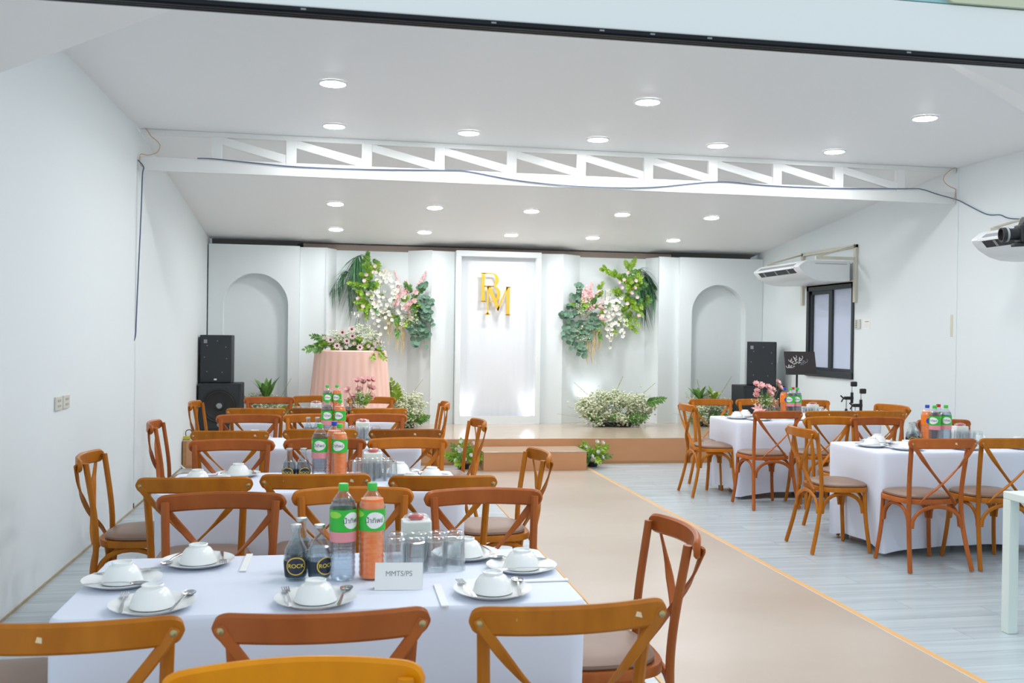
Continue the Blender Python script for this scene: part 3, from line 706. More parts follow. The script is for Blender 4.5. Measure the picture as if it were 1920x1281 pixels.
for t, (x0, x1, y0, y1) in enumerate(TABLES):
    cx, cy, hw, hd = (x0+x1)/2, (y0+y1)/2, (x1-x0)/2, (y1-y0)/2
    o = tag(empty('banquet_table', (cx, cy, 0.0055 if t < 4 else 0.0005)), 'long folding table under its white cloth, the %s' % TN[t], 'table', 'banquet tables')
    MB().box(-hw+0.02, hw-0.02, -hd+0.02, hd-0.02, 0.67, TZ-0.007).build('tabletop', PAPER, o)
    for a in (-1, 1):
        for b in (-1, 1): put('leg', tt_leg, o, (a*(hw-0.10), b*(hd-0.10), 0))
    c_ = put('tablecloth', cloth_mesh(hw, hd, 11+t), None, (cx, cy, 0))
    tag(c_, 'white fitted cloth covering the %s' % TN[t], 'tablecloth', 'white tablecloths')
# ------------------------------------------------------------------ tableware
plate_m = MB().lathe([(0.001, 0.004), (0.062, 0.004), (0.068, 0.0), (0.075, 0.0), (0.095, 0.009), (0.116, 0.017), (0.117, 0.0195), (0.095, 0.0135), (0.073, 0.0055), (0.001, 0.0065)], 36, cap0=True, cap1=True).mesh('plate', PORC, True)
bowl_m = MB().lathe([(0.058, 0.0), (0.061, 0.0015), (0.060, 0.006), (0.052, 0.030), (0.040, 0.047), (0.030, 0.052), (0.030, 0.060), (0.027, 0.061), (0.026, 0.054), (0.001, 0.053)], 32, cap0=False, cap1=True).mesh('bowl', PORC, True)
def spoon_mesh(fork):
    mb = MB()
    mb.sweep(smooth_pts([(0, -0.10, 0.002), (0, -0.04, 0.006), (0, 0.02, 0.009), (0, 0.045, 0.006)], 4), [0.012, 0.012, 0.011, 0.010, 0.009, 0.008, 0.007, 0.006, 0.006, 0.006, 0.006, 0.006, 0.007], 0.0025, (1, 0, 0))
    if fork:
        mb.box(-0.011, 0.011, 0.043, 0.066, 0.0055, 0.0078)
        for k in range(4): mb.box(-0.011+0.0063*k, -0.0075+0.0063*k, 0.066, 0.096, 0.0062, 0.0082)
    else:
        v = []; n = 14
        for s_, z in ((1.0, 0.0085), (0.75, 0.0045), (0.4, 0.0025), (0.05, 0.002)): v += [(0.019*s_*math.cos(2*math.pi*k/n), 0.068+0.029*s_*math.sin(2*math.pi*k/n), z) for k in range(n)]
        f = [(r*n+k, r*n+(k+1) % n, (r+1)*n+(k+1) % n, (r+1)*n+k) for r in range(3) for k in range(n)] + [tuple(3*n+k for k in range(n))]
        mb.add(v, f)
        v2 = [(x, y, z-0.0016) for x, y, z in v]; mb.add(v2, [tuple(reversed(q)) for q in f])
    return mb.mesh('fork' if fork else 'spoon', STEEL, True)
fork_m, spoon_m = spoon_mesh(True), spoon_mesh(False)
stick_m = MB().box(-0.011, 0.011, -0.12, 0.12, 0.0, 0.004).mesh('chopstick_sleeve', PAPER)
PZ = TZ + 0.0035
def setting(t, x, y, rz, where, full=True, sticks=False):
    n = '%s of %s' % (where, TN[t])
    a = R(rz); M2 = Matrix.Rotation(a, 3, 'Z')
    o = tag(put('plate', plate_m, None, (x, y, PZ), (0, 0, a)), 'round white porcelain plate, %s' % n, 'plate', 'place setting plates')
    o = tag(put('rice_bowl', bowl_m, None, (x, y, PZ+0.0075), (0, 0, a)), 'upturned white rice bowl on plate, %s' % n, 'bowl', 'upturned rice bowls')
    if full:
        for (nm, me, dx, tl) in (('fork', fork_m, -0.078, 8), ('spoon', spoon_m, 0.078, -8)):
            d = M2 @ Vector((dx, 0.0, 0))
            q = put(nm, me, None, (x+d.x, y+d.y, PZ+0.0165), (R(0), 0, a+R(tl)))
            tag(q, 'stainless steel %s resting on plate, %s' % (nm, n), nm, 'place setting cutlery')
    if sticks:
        d = M2 @ Vector((-0.155, 0.0, 0))
        q = put('chopstick_sleeve', stick_m, None, (x+d.x, y+d.y, PZ), (0, 0, a)); tag(q, 'white paper chopstick sleeve beside plate, %s' % n, 'chopsticks', 'paper chopstick sleeves')
SET1 = [(-0.505, 2.80, 0, 'left near place'), (-0.06, 2.80, 0, 'middle near place'), (0.458, 2.83, 0, 'right near place'), (-0.455, 3.315, 180, 'left far place'), (0.44, 3.315, 180, 'right far place'), (-0.645, 3.085, -90, 'left end place'), (0.60, 3.115, 90, 'right end place')]
for (x, y, rz, wh) in SET1: setting(0, x, y, rz, wh, True, wh in ('right end place', 'left far place', 'right near place'))
for t in (1, 2, 3, 4, 5):
    x0, x1, y0, y1 = TABLES[t]; cx = (x0+x1)/2
    ss = [(x0+0.30, y0+0.16, 0, 'left near place'), (cx+0.02, y0+0.16, 0, 'middle near place'), (x1-0.26, y0+0.16, 0, 'right near place'),
          (x0+0.33, y1-0.14, 180, 'left far place'), (x1-0.30, y1-0.14, 180, 'right far place'), (x0+0.15, (y0+y1)/2, -90, 'left end place'), (x1-0.14, (y0+y1)/2, 90, 'right end place')]
    for (x, y, rz, wh) in ss: setting(t, x, y, rz, wh, t in (1, 4, 5))
# bottles -------------------------------------------------------------
BT = 0.29
def pet_profile():
    p = [(0.001, 0.006), (0.024, 0.0), (0.036, 0.003), (0.0395, 0.014)]
    z = 0.02
    for k in range(8):
        p += [(0.0395, z), (0.0375, z+0.007), (0.0395, z+0.014)]; z += 0.0155
    p += [(0.0402, 0.147), (0.0402, 0.218), (0.036, 0.232), (0.026, 0.250), (0.0165, 0.263), (0.0135, 0.268), (0.0135, 0.272)]
    return p
pp = pet_profile()
shell_m = MB().lathe(pp, 24).mesh('bottle_shell', PET, True)
def liquid(level, m, nm):
    q = [(max(r-0.0022, 0.0008), z+0.002) for r, z in pp if z < level]; q.append((q[-1][0], level))
    return MB().lathe(q, 20).mesh(nm, m, True)
water_m = liquid(0.240, WATER, 'water'); orange_m = liquid(0.243, ORANGE, 'orange_drink'); cola_m = liquid(0.235, COLA, 'cola')
cap_m = MB().lathe([(0.0145, 0.268), (0.0152, 0.270), (0.0152, 0.286), (0.0138, 0.290), (0.001, 0.290)], 20).mesh('cap', CAPG, True)
band_m = MB().lathe([(0.0407, 0.150), (0.0407, 0.215)], 32, cap0=False, cap1=False).mesh('label_band', GRN, True)
rose_m = MB().lathe([(0.0400, 0.118), (0.0404, 0.149)], 32, cap0=False, cap1=False).mesh('pink_band', ROSEW, True)
def patch(r, zc, rz, aw, ang, m, nm, pinch=False):
    n = 20; v = [(r*math.cos(ang), r*math.sin(ang), zc)]; f = []; Q = 6
    for q_ in range(1, Q+1):
        for k in range(n):
            a = 2*math.pi*k/n; da = aw*math.cos(a)*q_/Q
            if pinch: da *= 1.0 + 0.5*max(0, math.cos(a))
            v.append((r*math.cos(ang+da), r*math.sin(ang+da), zc+rz*math.sin(a)*q_/Q))
    for k in range(n): f.append((0, 1+k, 1+(k+1) % n))
    for q_ in range(Q-1):
        for k in range(n): f.append((1+q_*n+k, 1+(q_+1)*n+k, 1+(q_+1)*n+(k+1) % n, 1+q_*n+(k+1) % n))
    return MB().add(v, f).mesh(nm, m)
oval_m = patch(0.0411, 0.1825, 0.025, 0.62, 0.0, PAPER, 'label_oval', True)
lime_m = patch(0.0409, 0.200, 0.010, 0.55, -1.35, LIME, 'label_patch')
thai_m = wrap_text('น้ำทิพย์', 0.021, 0.0417, 0.1815, 0.06).mesh('label_lettering', NAVY)
fan_m = MB().lathe([(0.0407, 0.150), (0.0407, 0.215)], 32, cap0=False, cap1=False).mesh('label_band', mat('orange_label', (0.95, 0.22, 0.01), 0.35), True)
fanb_m = patch(0.0411, 0.178, 0.020, 0.45, 0.0, CAPB, 'label_patch')
cok_m = MB().lathe([(0.0407, 0.150), (0.0407, 0.215)], 32, cap0=False, cap1=False).mesh('label_band', mat('red_label', (0.62, 0.015, 0.02), 0.35), True)
def bottle(kind, t, x, y, rz, where):
    nm = {'water': 'water_bottle', 'juice': 'juice_bottle', 'orange_soda': 'orange_soda_bottle', 'cola': 'cola_bottle'}[kind]
    lb = {'water': 'clear water bottle with green label', 'juice': 'bottle of orange drink with green label and cap', 'orange_soda': 'orange soda bottle with blue cap', 'cola': 'dark cola bottle with red cap'}[kind]
    o = tag(empty(nm, (x, y, PZ), R(rz)), '%s, %s' % (lb, where), 'bottle', 'drink bottles')
    o.scale = (1.04, 1.04, 1.04)
    put('bottle_shell', shell_m, o)
    put({'water': 'water', 'juice': 'orange_drink', 'orange_soda': 'orange_drink', 'cola': 'cola'}[kind], {'water': water_m, 'juice': orange_m, 'orange_soda': orange_m, 'cola': cola_m}[kind], o)
    put('cap', cap_m, o, mt={'water': CAPG, 'juice': CAPG, 'orange_soda': CAPB, 'cola': CAPR}[kind])
    if kind in ('water', 'juice'):
        b = put('label_band', band_m, o); put('label_oval', oval_m, b); put('label_patch', lime_m, b); put('label_lettering', thai_m, b)
        if kind == 'water': put('pink_band', rose_m, o)
    elif kind == 'orange_soda':
        b = put('label_band', fan_m, o); put('label_patch', fanb_m, b)
    else: put('label_band', cok_m, o)
sp = [(0.001, 0.003), (0.022, 0.0), (0.026, 0.003), (0.0275, 0.012), (0.0305, 0.05), (0.0305, 0.075), (0.027, 0.095), (0.019, 0.113), (0.0135, 0.126), (0.0115, 0.140), (0.0115, 0.153), (0.0128, 0.155), (0.0128, 0.160)]
soda_m = MB().lathe(sp, 24).mesh('bottle_glass', SODAG, True)
sodaw_m = MB().lathe([(max(r-0.003, 0.0008), z+0.003) for r, z in sp if z < 0.10], 20).mesh('soda_water', WATER, True)
scap_m = MB().lathe([(0.0145, 0.156), (0.0150, 0.158), (0.0138, 0.165), (0.001, 0.166)], 20).mesh('crown_cap', SILV, True)
sband_m = MB().lathe([(0.0279, 0.012), (0.0309, 0.050), (0.0309, 0.060)], 28, cap0=False, cap1=False).mesh('dark_print', mat('smoky_print', (0.05, 0.06, 0.07), 0.3, trans=(1.1, 0.35, (0.5, 0.52, 0.55))), True)
ring_m = patch(0.0312, 0.047, 0.0265, 0.86, 0.0, GOLDP, 'gold_ring'); disc_m = patch(0.0314, 0.047, 0.0235, 0.76, 0.0, NAVY, 'badge')
rock_m = wrap_text('ROCK', 0.0165, 0.0317, 0.0475, 0.0, 0.95).mesh('badge_lettering', YELP)
def soda(t, x, y, rz, where):
    o = tag(empty('soda_bottle', (x, y, PZ), R(rz)), 'small clear glass soda bottle with round badge, %s' % where, 'bottle', 'glass soda bottles')
    o.scale = (1.2, 1.2, 1.05)
    put('bottle_glass', soda_m, o); put('soda_water', sodaw_m, o); put('crown_cap', scap_m, o); put('dark_print', sband_m, o)
    b = put('gold_ring', ring_m, o); put('badge', disc_m, b); put('badge_lettering', rock_m, b)
tp = [(0.038, 0.0), (0.0395, 0.002), (0.0385, 0.012), (0.0335, 0.098), (0.0325, 0.105), (0.027, 0.109), (0.001, 0.109)]
ti = [(0.001, 0.094), (0.029, 0.094), (0.0325, 0.085), (0.0362, 0.004), (0.038, 0.0)]
tumb_m = MB().lathe(tp[::-1] + ti[::-1], 20, cap0=False, cap1=False).mesh('tumbler', GLASS, True)
def tumbler(t, x, y, where):
    tag(put('tumbler', tumb_m, None, (x, y, PZ)), 'upturned clear glass tumbler, %s' % where, 'glass', 'upturned tumblers')
def carton(t, x, y, rz, where):
    o = tag(empty('snack_carton', (x, y, PZ), R(rz)), 'small white carton with wrapped red sweets, on %s' % where, 'box', 'sweet cartons')
    MB().box(-0.05, 0.05, -0.035, 0.035, 0, 0.125).build('carton_body', PAPER, o, bevel=0.003)
    MB().box(-0.042, 0.042, -0.0375, -0.0352, 0.07, 0.120).build('front_card', mat('cream_card', (0.80, 0.82, 0.74), 0.8), o)
    MB().ball((0.0, 0.0, 0.134), (0.03, 0.02, 0.011), 10, 5).build('red_sweets', mat('red_wrap', (0.62, 0.06, 0.06), 0.3), o, smooth=True)
    MB().ball((0.0, 0.0, 0.134), (0.047, 0.032, 0.016), 12, 6).build('clear_wrap', GLASS, o, smooth=True)
CAMDIR = -90
def rzcam(x, y): return math.degrees(math.atan2(-y, -x))   # turn a label towards the viewer's side of the room
# front left-hand table
q = atz(642, 1088, TZ); bottle('water', 0, q.x, q.y, rzcam(q.x, q.y)+38, 'left one on %s' % TN[0])
q = atz(696, 1086, TZ); bottle('juice', 0, q.x, q.y, rzcam(q.x, q.y)+10, 'right one on %s' % TN[0])
q = atz(554, 1089, TZ); soda(0, q.x, q.y, rzcam(q.x, q.y)+2, 'left front one on %s' % TN[0])
q = atz(598, 1089, TZ); soda(0, q.x, q.y, rzcam(q.x, q.y)+38, 'right front one on %s' % TN[0])
soda(0, -0.116, 3.18, -60, 'behind the other two on %s' % TN[0])
for i, px in enumerate((741, 779, 816, 851)):
    q = atz(px, 1074-i*1.5, TZ); tumbler(0, q.x, q.y, '%s in front row on %s' % (COLN[[0, 1, 3, 4][i]], TN[0]))
    tumbler(0, q.x+0.012, q.y+0.088, '%s in back row on %s' % (COLN[[0, 1, 3, 4][i]], TN[0]))
carton(0, 0.27, 3.36, 2, TN[0])
cd = tag(empty('name_card', (0.185, 2.93, PZ), R(-6)), 'white tent card lettered MMTS/PS on front left-hand table', 'card')
MB().add([(-0.072, -0.022, 0), (0.072, -0.022, 0), (0.072, 0.0, 0.078), (-0.072, 0.0, 0.078), (-0.072, 0.022, 0), (0.072, 0.022, 0)], [(0, 1, 2, 3), (3, 2, 5, 4)]).build('card', PAPER, cd)
v, f = text_geo('MMTS/PS', 0.021)
MB().add([(x, -0.0225+(y+0.046)*0.022/0.078, y+0.046) for x, y, _ in v], f).build('lettering', INK, cd)
# other tables: dx offsets from left edge follow the photograph
def spread(t, Y, bl, sodas, glasses, box_px):
    for (kind, px, dy, lab) in bl:
        p = at(px, 800, Y+dy); bottle(kind, t, p.x, Y+dy, rzcam(p.x, Y+dy)+random.uniform(-25, 25), '%s on %s' % (lab, TN[t]))
    for i, (px, dy) in enumerate(sodas):
        p = at(px, 800, Y+dy); soda(t, p.x, Y+dy, rzcam(p.x, Y+dy)+random.uniform(-20, 40), '%s soda on %s' % (['first', 'second', 'third'][i], TN[t]))
    for i, (px, dy) in enumerate(glasses):
        p = at(px, 800, Y+dy); tumbler(t, p.x, Y+dy, '%s on %s' % ((['leftmost in front', 'second in front', 'third in front', 'rightmost in front'][i] if dy < .05 else ['left one behind', 'middle one behind', 'right one behind'][i-4]), TN[t]))
    if box_px:
        p = at(box_px[0], 800, Y+box_px[1]); carton(t, p.x, Y+box_px[1], 0, TN[t])
spread(1, 5.11, [('water', 600, 0, 'left one'), ('juice', 637, -0.02, 'right one'), ('orange_soda', 627, 0.12, 'middle one')], [(543, 0), (570, 0)], [(668, 0), (692, 0), (713, 0), (733, 0), (678, 0.09), (702, 0.09), (724, 0.09)], (700, 0.19))
spread(2, 6.97, [('water', 613, 0, 'left one'), ('juice', 637, -0.01, 'right one')], [(578, 0.02), (595, 0.02)], [(657, 0), (675, 0), (690, 0), (705, 0), (664, 0.09), (683, 0.09)], (680, 0.18))
spread(3, 8.93, [('water', 613, 0, 'left one'), ('juice', 631, 0.01, 'right one')], [(648, 0.03), (661, 0.03)], [(555, 0), (567, 0), (580, 0), (592, 0)], (592, 0.15))
spread(4, 6.47, [('orange_soda', 1738, 0.02, 'leftmost one'), ('water', 1752, -0.03, 'second one'), ('cola', 1759, 0.10, 'rearmost one'), ('water', 1773, 0.0, 'rightmost one')], [(1708, 0.0), (1717, 0.06), (1712, -0.10)], [(1791, 0), (1806, 0), (1820, 0), (1834, 0), (1798, 0.09), (1813, 0.09)], (1800, 0.2))
spread(5, 8.80, [('orange_soda', 1470, 0.02, 'leftmost one'), ('water', 1481, -0.03, 'second one'), ('cola', 1486, 0.10, 'rearmost one'), ('water', 1494, 0.0, 'rightmost one')], [(1447, 0.0), (1455, 0.06)], [(1505, 0), (1516, 0), (1527, 0), (1538, 0), (1511, 0.09), (1522, 0.09)], (1523, 0.2))
# ------------------------------------------------------------------ flowers: building blocks
def frame_from(d, up=Vector((0, 0, 1))):
    d = d.normalized(); x = d.cross(up)
    if x.length < 1e-4: x = Vector((1, 0, 0))
    x.normalize(); return x, d, x.cross(d)
def leaf_geo(mb, base, d, L, w, droop=0.0, fold=0.15, n=5, up=Vector((0, 0, 1)), roll=0.0):
    x, y, z = frame_from(Vector(d), up)
    if roll: M_ = Matrix.Rotation(roll, 3, y); x = M_ @ x; z = M_ @ z
    base = Vector(base); v = []
    for i in range(n+1):
        t = i/n; ww = w*math.sin(math.pi*(0.06+0.94*t)**0.75)*0.5 if i < n else 0.0005
        if i == 0: ww = w*0.06
        c = base + y*L*t + Vector((0, 0, -droop*L*t*t))
        v += [c - x*ww + z*fold*ww, c, c + x*ww + z*fold*ww]
    f = []
    for i in range(n):
        a = i*3; f += [(a, a+1, a+4, a+3), (a+1, a+2, a+5, a+4)]
    mb.add(v, f); return mb
def rnd_dir(rn, spread, axis):
    a = Vector(axis).normalized()
    return (a + Vector((rn.gauss(0, spread), rn.gauss(0, spread), rn.gauss(0, spread)))).normalized()
def palm(parent, base, tips, rn, blades=26, blen=0.24):
    base = Vector(base)
    for tip in tips:
        tip = Vector(tip); mb = MB()
        mid = base.lerp(tip, 0.45) + Vector((0, -0.05, 0.10))
        sp_ = smooth_pts([base, mid, tip], 12); mb.tube(sp_, [0.006*(1-0.7*i/len(sp_)) for i in range(len(sp_))], 5)
        for k in range(blades):
            i = 2+int((len(sp_)-3)*k/blades); p = sp_[i]; t = (sp_[i+1]-sp_[i-1]).normalized()
            for sd in (-1, 1):
                side = t.cross(Vector((0, -1, 0.2))).normalized()*sd
                d = (t*0.9 + side*0.45 + Vector((rn.gauss(0, .1), rn.gauss(-0.1, .12), -0.35+rn.gauss(0, .1)))).normalized()
                leaf_geo(mb, p, d, blen*rn.uniform(0.7, 1.15), 0.011, droop=0.5, n=4)
        mb.build('palm_frond', PALM, parent)
def fern(parent, base, d, L, rn, m=LIMEL, w=0.026, pairs=9, name='fern_spray'):
    mb = MB(); base = Vector(base); d = Vector(d).normalized(); x, y, z = frame_from(d, Vector((0, -1, 0.15)))
    tip = base + d*L + Vector((0, -0.04, -0.02))
    mb.tube([base, base.lerp(tip, .5)+Vector((0, -0.02, 0.01)), tip], 0.003, 4)
    for k in range(pairs):
        t = 0.15+0.85*k/pairs; p = base.lerp(tip, t)
        for sd in (-1, 1):
            leaf_geo(mb, p, d*0.7 + x*sd*0.8 + Vector((rn.gauss(0, .12), -0.1+rn.gauss(0, .1), rn.gauss(0, .12))), L*0.34*(1-0.55*t)+0.015, w*(1-0.4*t), droop=0.12, n=3, up=Vector((0, -1, 0.2)), roll=rn.uniform(-1.0, 1.0))
    leaf_geo(mb, tip, d, L*0.2, w*0.7, n=3, up=Vector((0, -1, 0.2)))
    return mb.build(name, m, parent)
def round_leaf_mesh():
    mb = MB(); n = 10; v = [(0, 0, 0.0)]
    for k in range(n):
        a = 2*math.pi*k/n; v.append((0.5*math.cos(a)*1.0, 0.5+0.5*math.sin(a), 0.05*math.cos(2*a)+0.06))
    v[0] = (0, 0.5, 0.0)
    mb.add(v, [(0, 1+k, 1+(k+1) % n) for k in range(n)])
    return mb.mesh('leaf', EUC, True)
RLEAF = round_leaf_mesh()
def place_leaf(parent, me, p, d, s, rn, up=Vector((0, -1, 0.3))):
    x, y, z = frame_from(Vector(d), up + Vector((rn.gauss(0, .4), rn.gauss(0, .3), rn.gauss(0, .4))))
    o = put('leaf', me, parent); M_ = Matrix((x, y, z)).transposed().to_4x4()
    o.matrix_local = Matrix.Translation(p) @ M_ @ Matrix.Scale(s, 4)
def eucalyptus(parent, pts, rn, n=9, size=0.065):
    sp_ = smooth_pts(pts, 5); br = MB().tube(sp_, 0.003, 4).build('eucalyptus_branch', STEMM, parent)
    for k in range(n):
        i = min(len(sp_)-1, int((len(sp_)-1)*(k+0.6)/n)); p = sp_[i]
        a = rn.uniform(0, 6.28)
        for sd in ((-1, 1) if k < n-1 else (1,)):
            d = Vector((sd*math.cos(a*0.2), -0.35+rn.gauss(0, .25), math.sin(a)*0.5-0.25))
            place_leaf(br, RLEAF, p, d, size*rn.uniform(0.75, 1.2), rn)
def flower_mesh(name, m, petals, L, w, cup, layers=1):
    mb = MB()
    for l in range(layers):
        for k in range(petals):
            a = 2*math.pi*(k+0.5*l)/petals; cu_ = cup+0.35*l
            leaf_geo(mb, (0, 0, 0.002*l), (math.cos(a), math.sin(a), cu_), L*(1-0.2*l), w, droop=-0.1, fold=0.25, n=3)
    return mb.mesh(name, m, True)
ORCHID = flower_mesh('orchid_blossom', PETW, 5, 0.038, 0.034, 0.25, 1)
ROSE = flower_mesh('rose', PETP, 6, 0.036, 0.036, 0.6, 3)
ROSEB = flower_mesh('rose', PETB, 6, 0.036, 0.036, 0.6, 3)
GERB = flower_mesh('daisy', PETB, 10, 0.055, 0.026, 0.25, 2)
LILY = flower_mesh('lily', PETHP, 6, 0.06, 0.024, 0.4, 1)
CARN = flower_mesh('carnation', PETHP, 8, 0.030, 0.026, 0.5, 3)
WROSE = flower_mesh('white_rose', PETW, 6, 0.034, 0.034, 0.6, 3)
GCEN = MB().ball((0, 0, 0.012), (0.017, 0.017, 0.009), 10, 5).mesh('flower_centre', MARO, True)
OCEN = MB().ball((0, 0, 0.008), (0.006, 0.006, 0.006), 6, 4).mesh('blossom_centre', mat('orchid_yellow', (0.65, 0.55, 0.12), 0.6), True)
def face(parent, name, me, p, d, s, rn, centre=None):
    x, y, z = frame_from(Vector(d), Vector((rn.gauss(0, 1), rn.gauss(0, 1), 1)))
    o = put(name, me, parent); M_ = Matrix((x, z, y)).transposed()
    if M_.determinant() < 0: M_ = Matrix((-x, z, y)).transposed()
    o.matrix_local = Matrix.Translation(p) @ M_.to_4x4() @ Matrix.Scale(s, 4)
    if centre: put('flower_centre', centre, o)
    return o
def gyp(parent, c, r, rn, n=500, br=0.013, stems=40, base=None, name='gypsophila_cloud'):
    mb = MB(); c = Vector(c); cl = []
    for k in range(max(8, n//22)):
        while True:
            p = Vector((rn.uniform(-1, 1), rn.uniform(-1, 1), rn.uniform(-1, 1)))
            if 0.35 < p.length < 1: break
        cl.append(p*rn.uniform(0.85, 1.12))
    for k in range(n):
        p = rn.choice(cl); p = Vector((p.x*r[0], p.y*r[1], p.z*r[2])) + c + Vector((rn.gauss(0, .03), rn.gauss(0, .03), rn.gauss(0, .03)))
        if base is not None and p.z < base.z: p.z = base.z + rn.uniform(0.0, 0.05)
        b = br*rn.uniform(0.6, 1.3); mb.blob(p, (b, b, b*0.8))
    q = mb.build(name, GYP, parent); q['kind'] = 'stuff'
    sm = MB(); b0 = base if base is not None else c
    for k in range(stems):
        p = Vector((rn.gauss(0, .5)*r[0], rn.gauss(0, .5)*r[1], rn.uniform(-0.4, 1)*r[2])) + c
        a = Vector(b0) + Vector((rn.gauss(0, .3)*r[0], rn.gauss(0, .3)*r[1], 0))
        sm.tube([a, a.lerp(p, .5)+Vector((rn.gauss(0, .02), rn.gauss(0, .02), 0.02)), p], 0.0016, 3, caps=False)
    q = sm.build('gypsophila_stems', GYPS, parent); q['kind'] = 'stuff'
def spike(parent, base, tip, rn, m=PETP, r0=0.040, n=70, name='snapdragon'):
    base, tip = Vector(base), Vector(tip); mb = MB()
    for k in range(n):
        t = k/n; p = base.lerp(tip, t); r = r0*(1-0.75*t); a = k*2.4
        side = Vector((math.cos(a), math.sin(a), rn.uniform(-.3, .4)))*r*rn.uniform(0.35, 1.15)
        mb.ball(tuple(p+side), r0*rn.uniform(0.20, 0.34)*(1-0.35*t), 6, 4)
    o = mb.build(name, m, parent, smooth=True)
    MB().tube([base-(tip-base)*0.3, tip], 0.003, 4).build('stem', STEMM, o)
def tassel(parent, top, L, rn, m=AMAR):
    mb = MB(); top = Vector(top)
    for s_ in range(3):
        off = Vector((rn.gauss(0, .012), rn.gauss(0, .01), 0)); l = L*rn.uniform(0.7, 1.0); n = int(l/0.014)
        pts = [top+off+Vector((0.006*math.sin(k*0.6+s_), 0, -l*k/n)) for k in range(n+1)]
        mb.tube(pts, [(0.009 if k % 2 else 0.006)*(1-0.6*k/n)+0.001 for k in range(n+1)], 5)
    mb.build('amaranth_tassel', m, parent)
def orchids(parent, top, L, rn, sway=0.03, n=9):
    top = Vector(top)
    pts = smooth_pts([top, top+Vector((sway, -0.05, -L*0.4)), top+Vector((sway*1.5, -0.05, -L))], 5)
    st_ = MB().tube(pts, 0.003, 4).build('orchid_stem', STEMM, parent)
    for k in range(n):
        p = pts[int((len(pts)-1)*k/(n-1))] + Vector((rn.gauss(0, .03), -0.02+rn.gauss(0, .012), rn.gauss(0, .012)))
        face(st_, 'orchid_blossom', ORCHID, p, (rn.gauss(0, .35), -1, rn.gauss(0, .3)), rn.uniform(0.85, 1.15)*(1-0.25*k/n), rn, OCEN)
def tropical(parent, base, n, L, rn, m=MIDG, w=0.05, spread=0.6, name='leaf'):
    for k in range(n):
        a = 2*math.pi*k/n + rn.uniform(-.2, .2)
        d = Vector((math.cos(a)*spread, math.sin(a)*spread*0.7, 1.0+rn.gauss(0, .2)))
        mb = MB(); leaf_geo(mb, base, d, L*rn.uniform(.75, 1.1), w, droop=0.25, n=6, roll=rn.uniform(-.4, .4)); mb.build(name, m, parent, smooth=True)
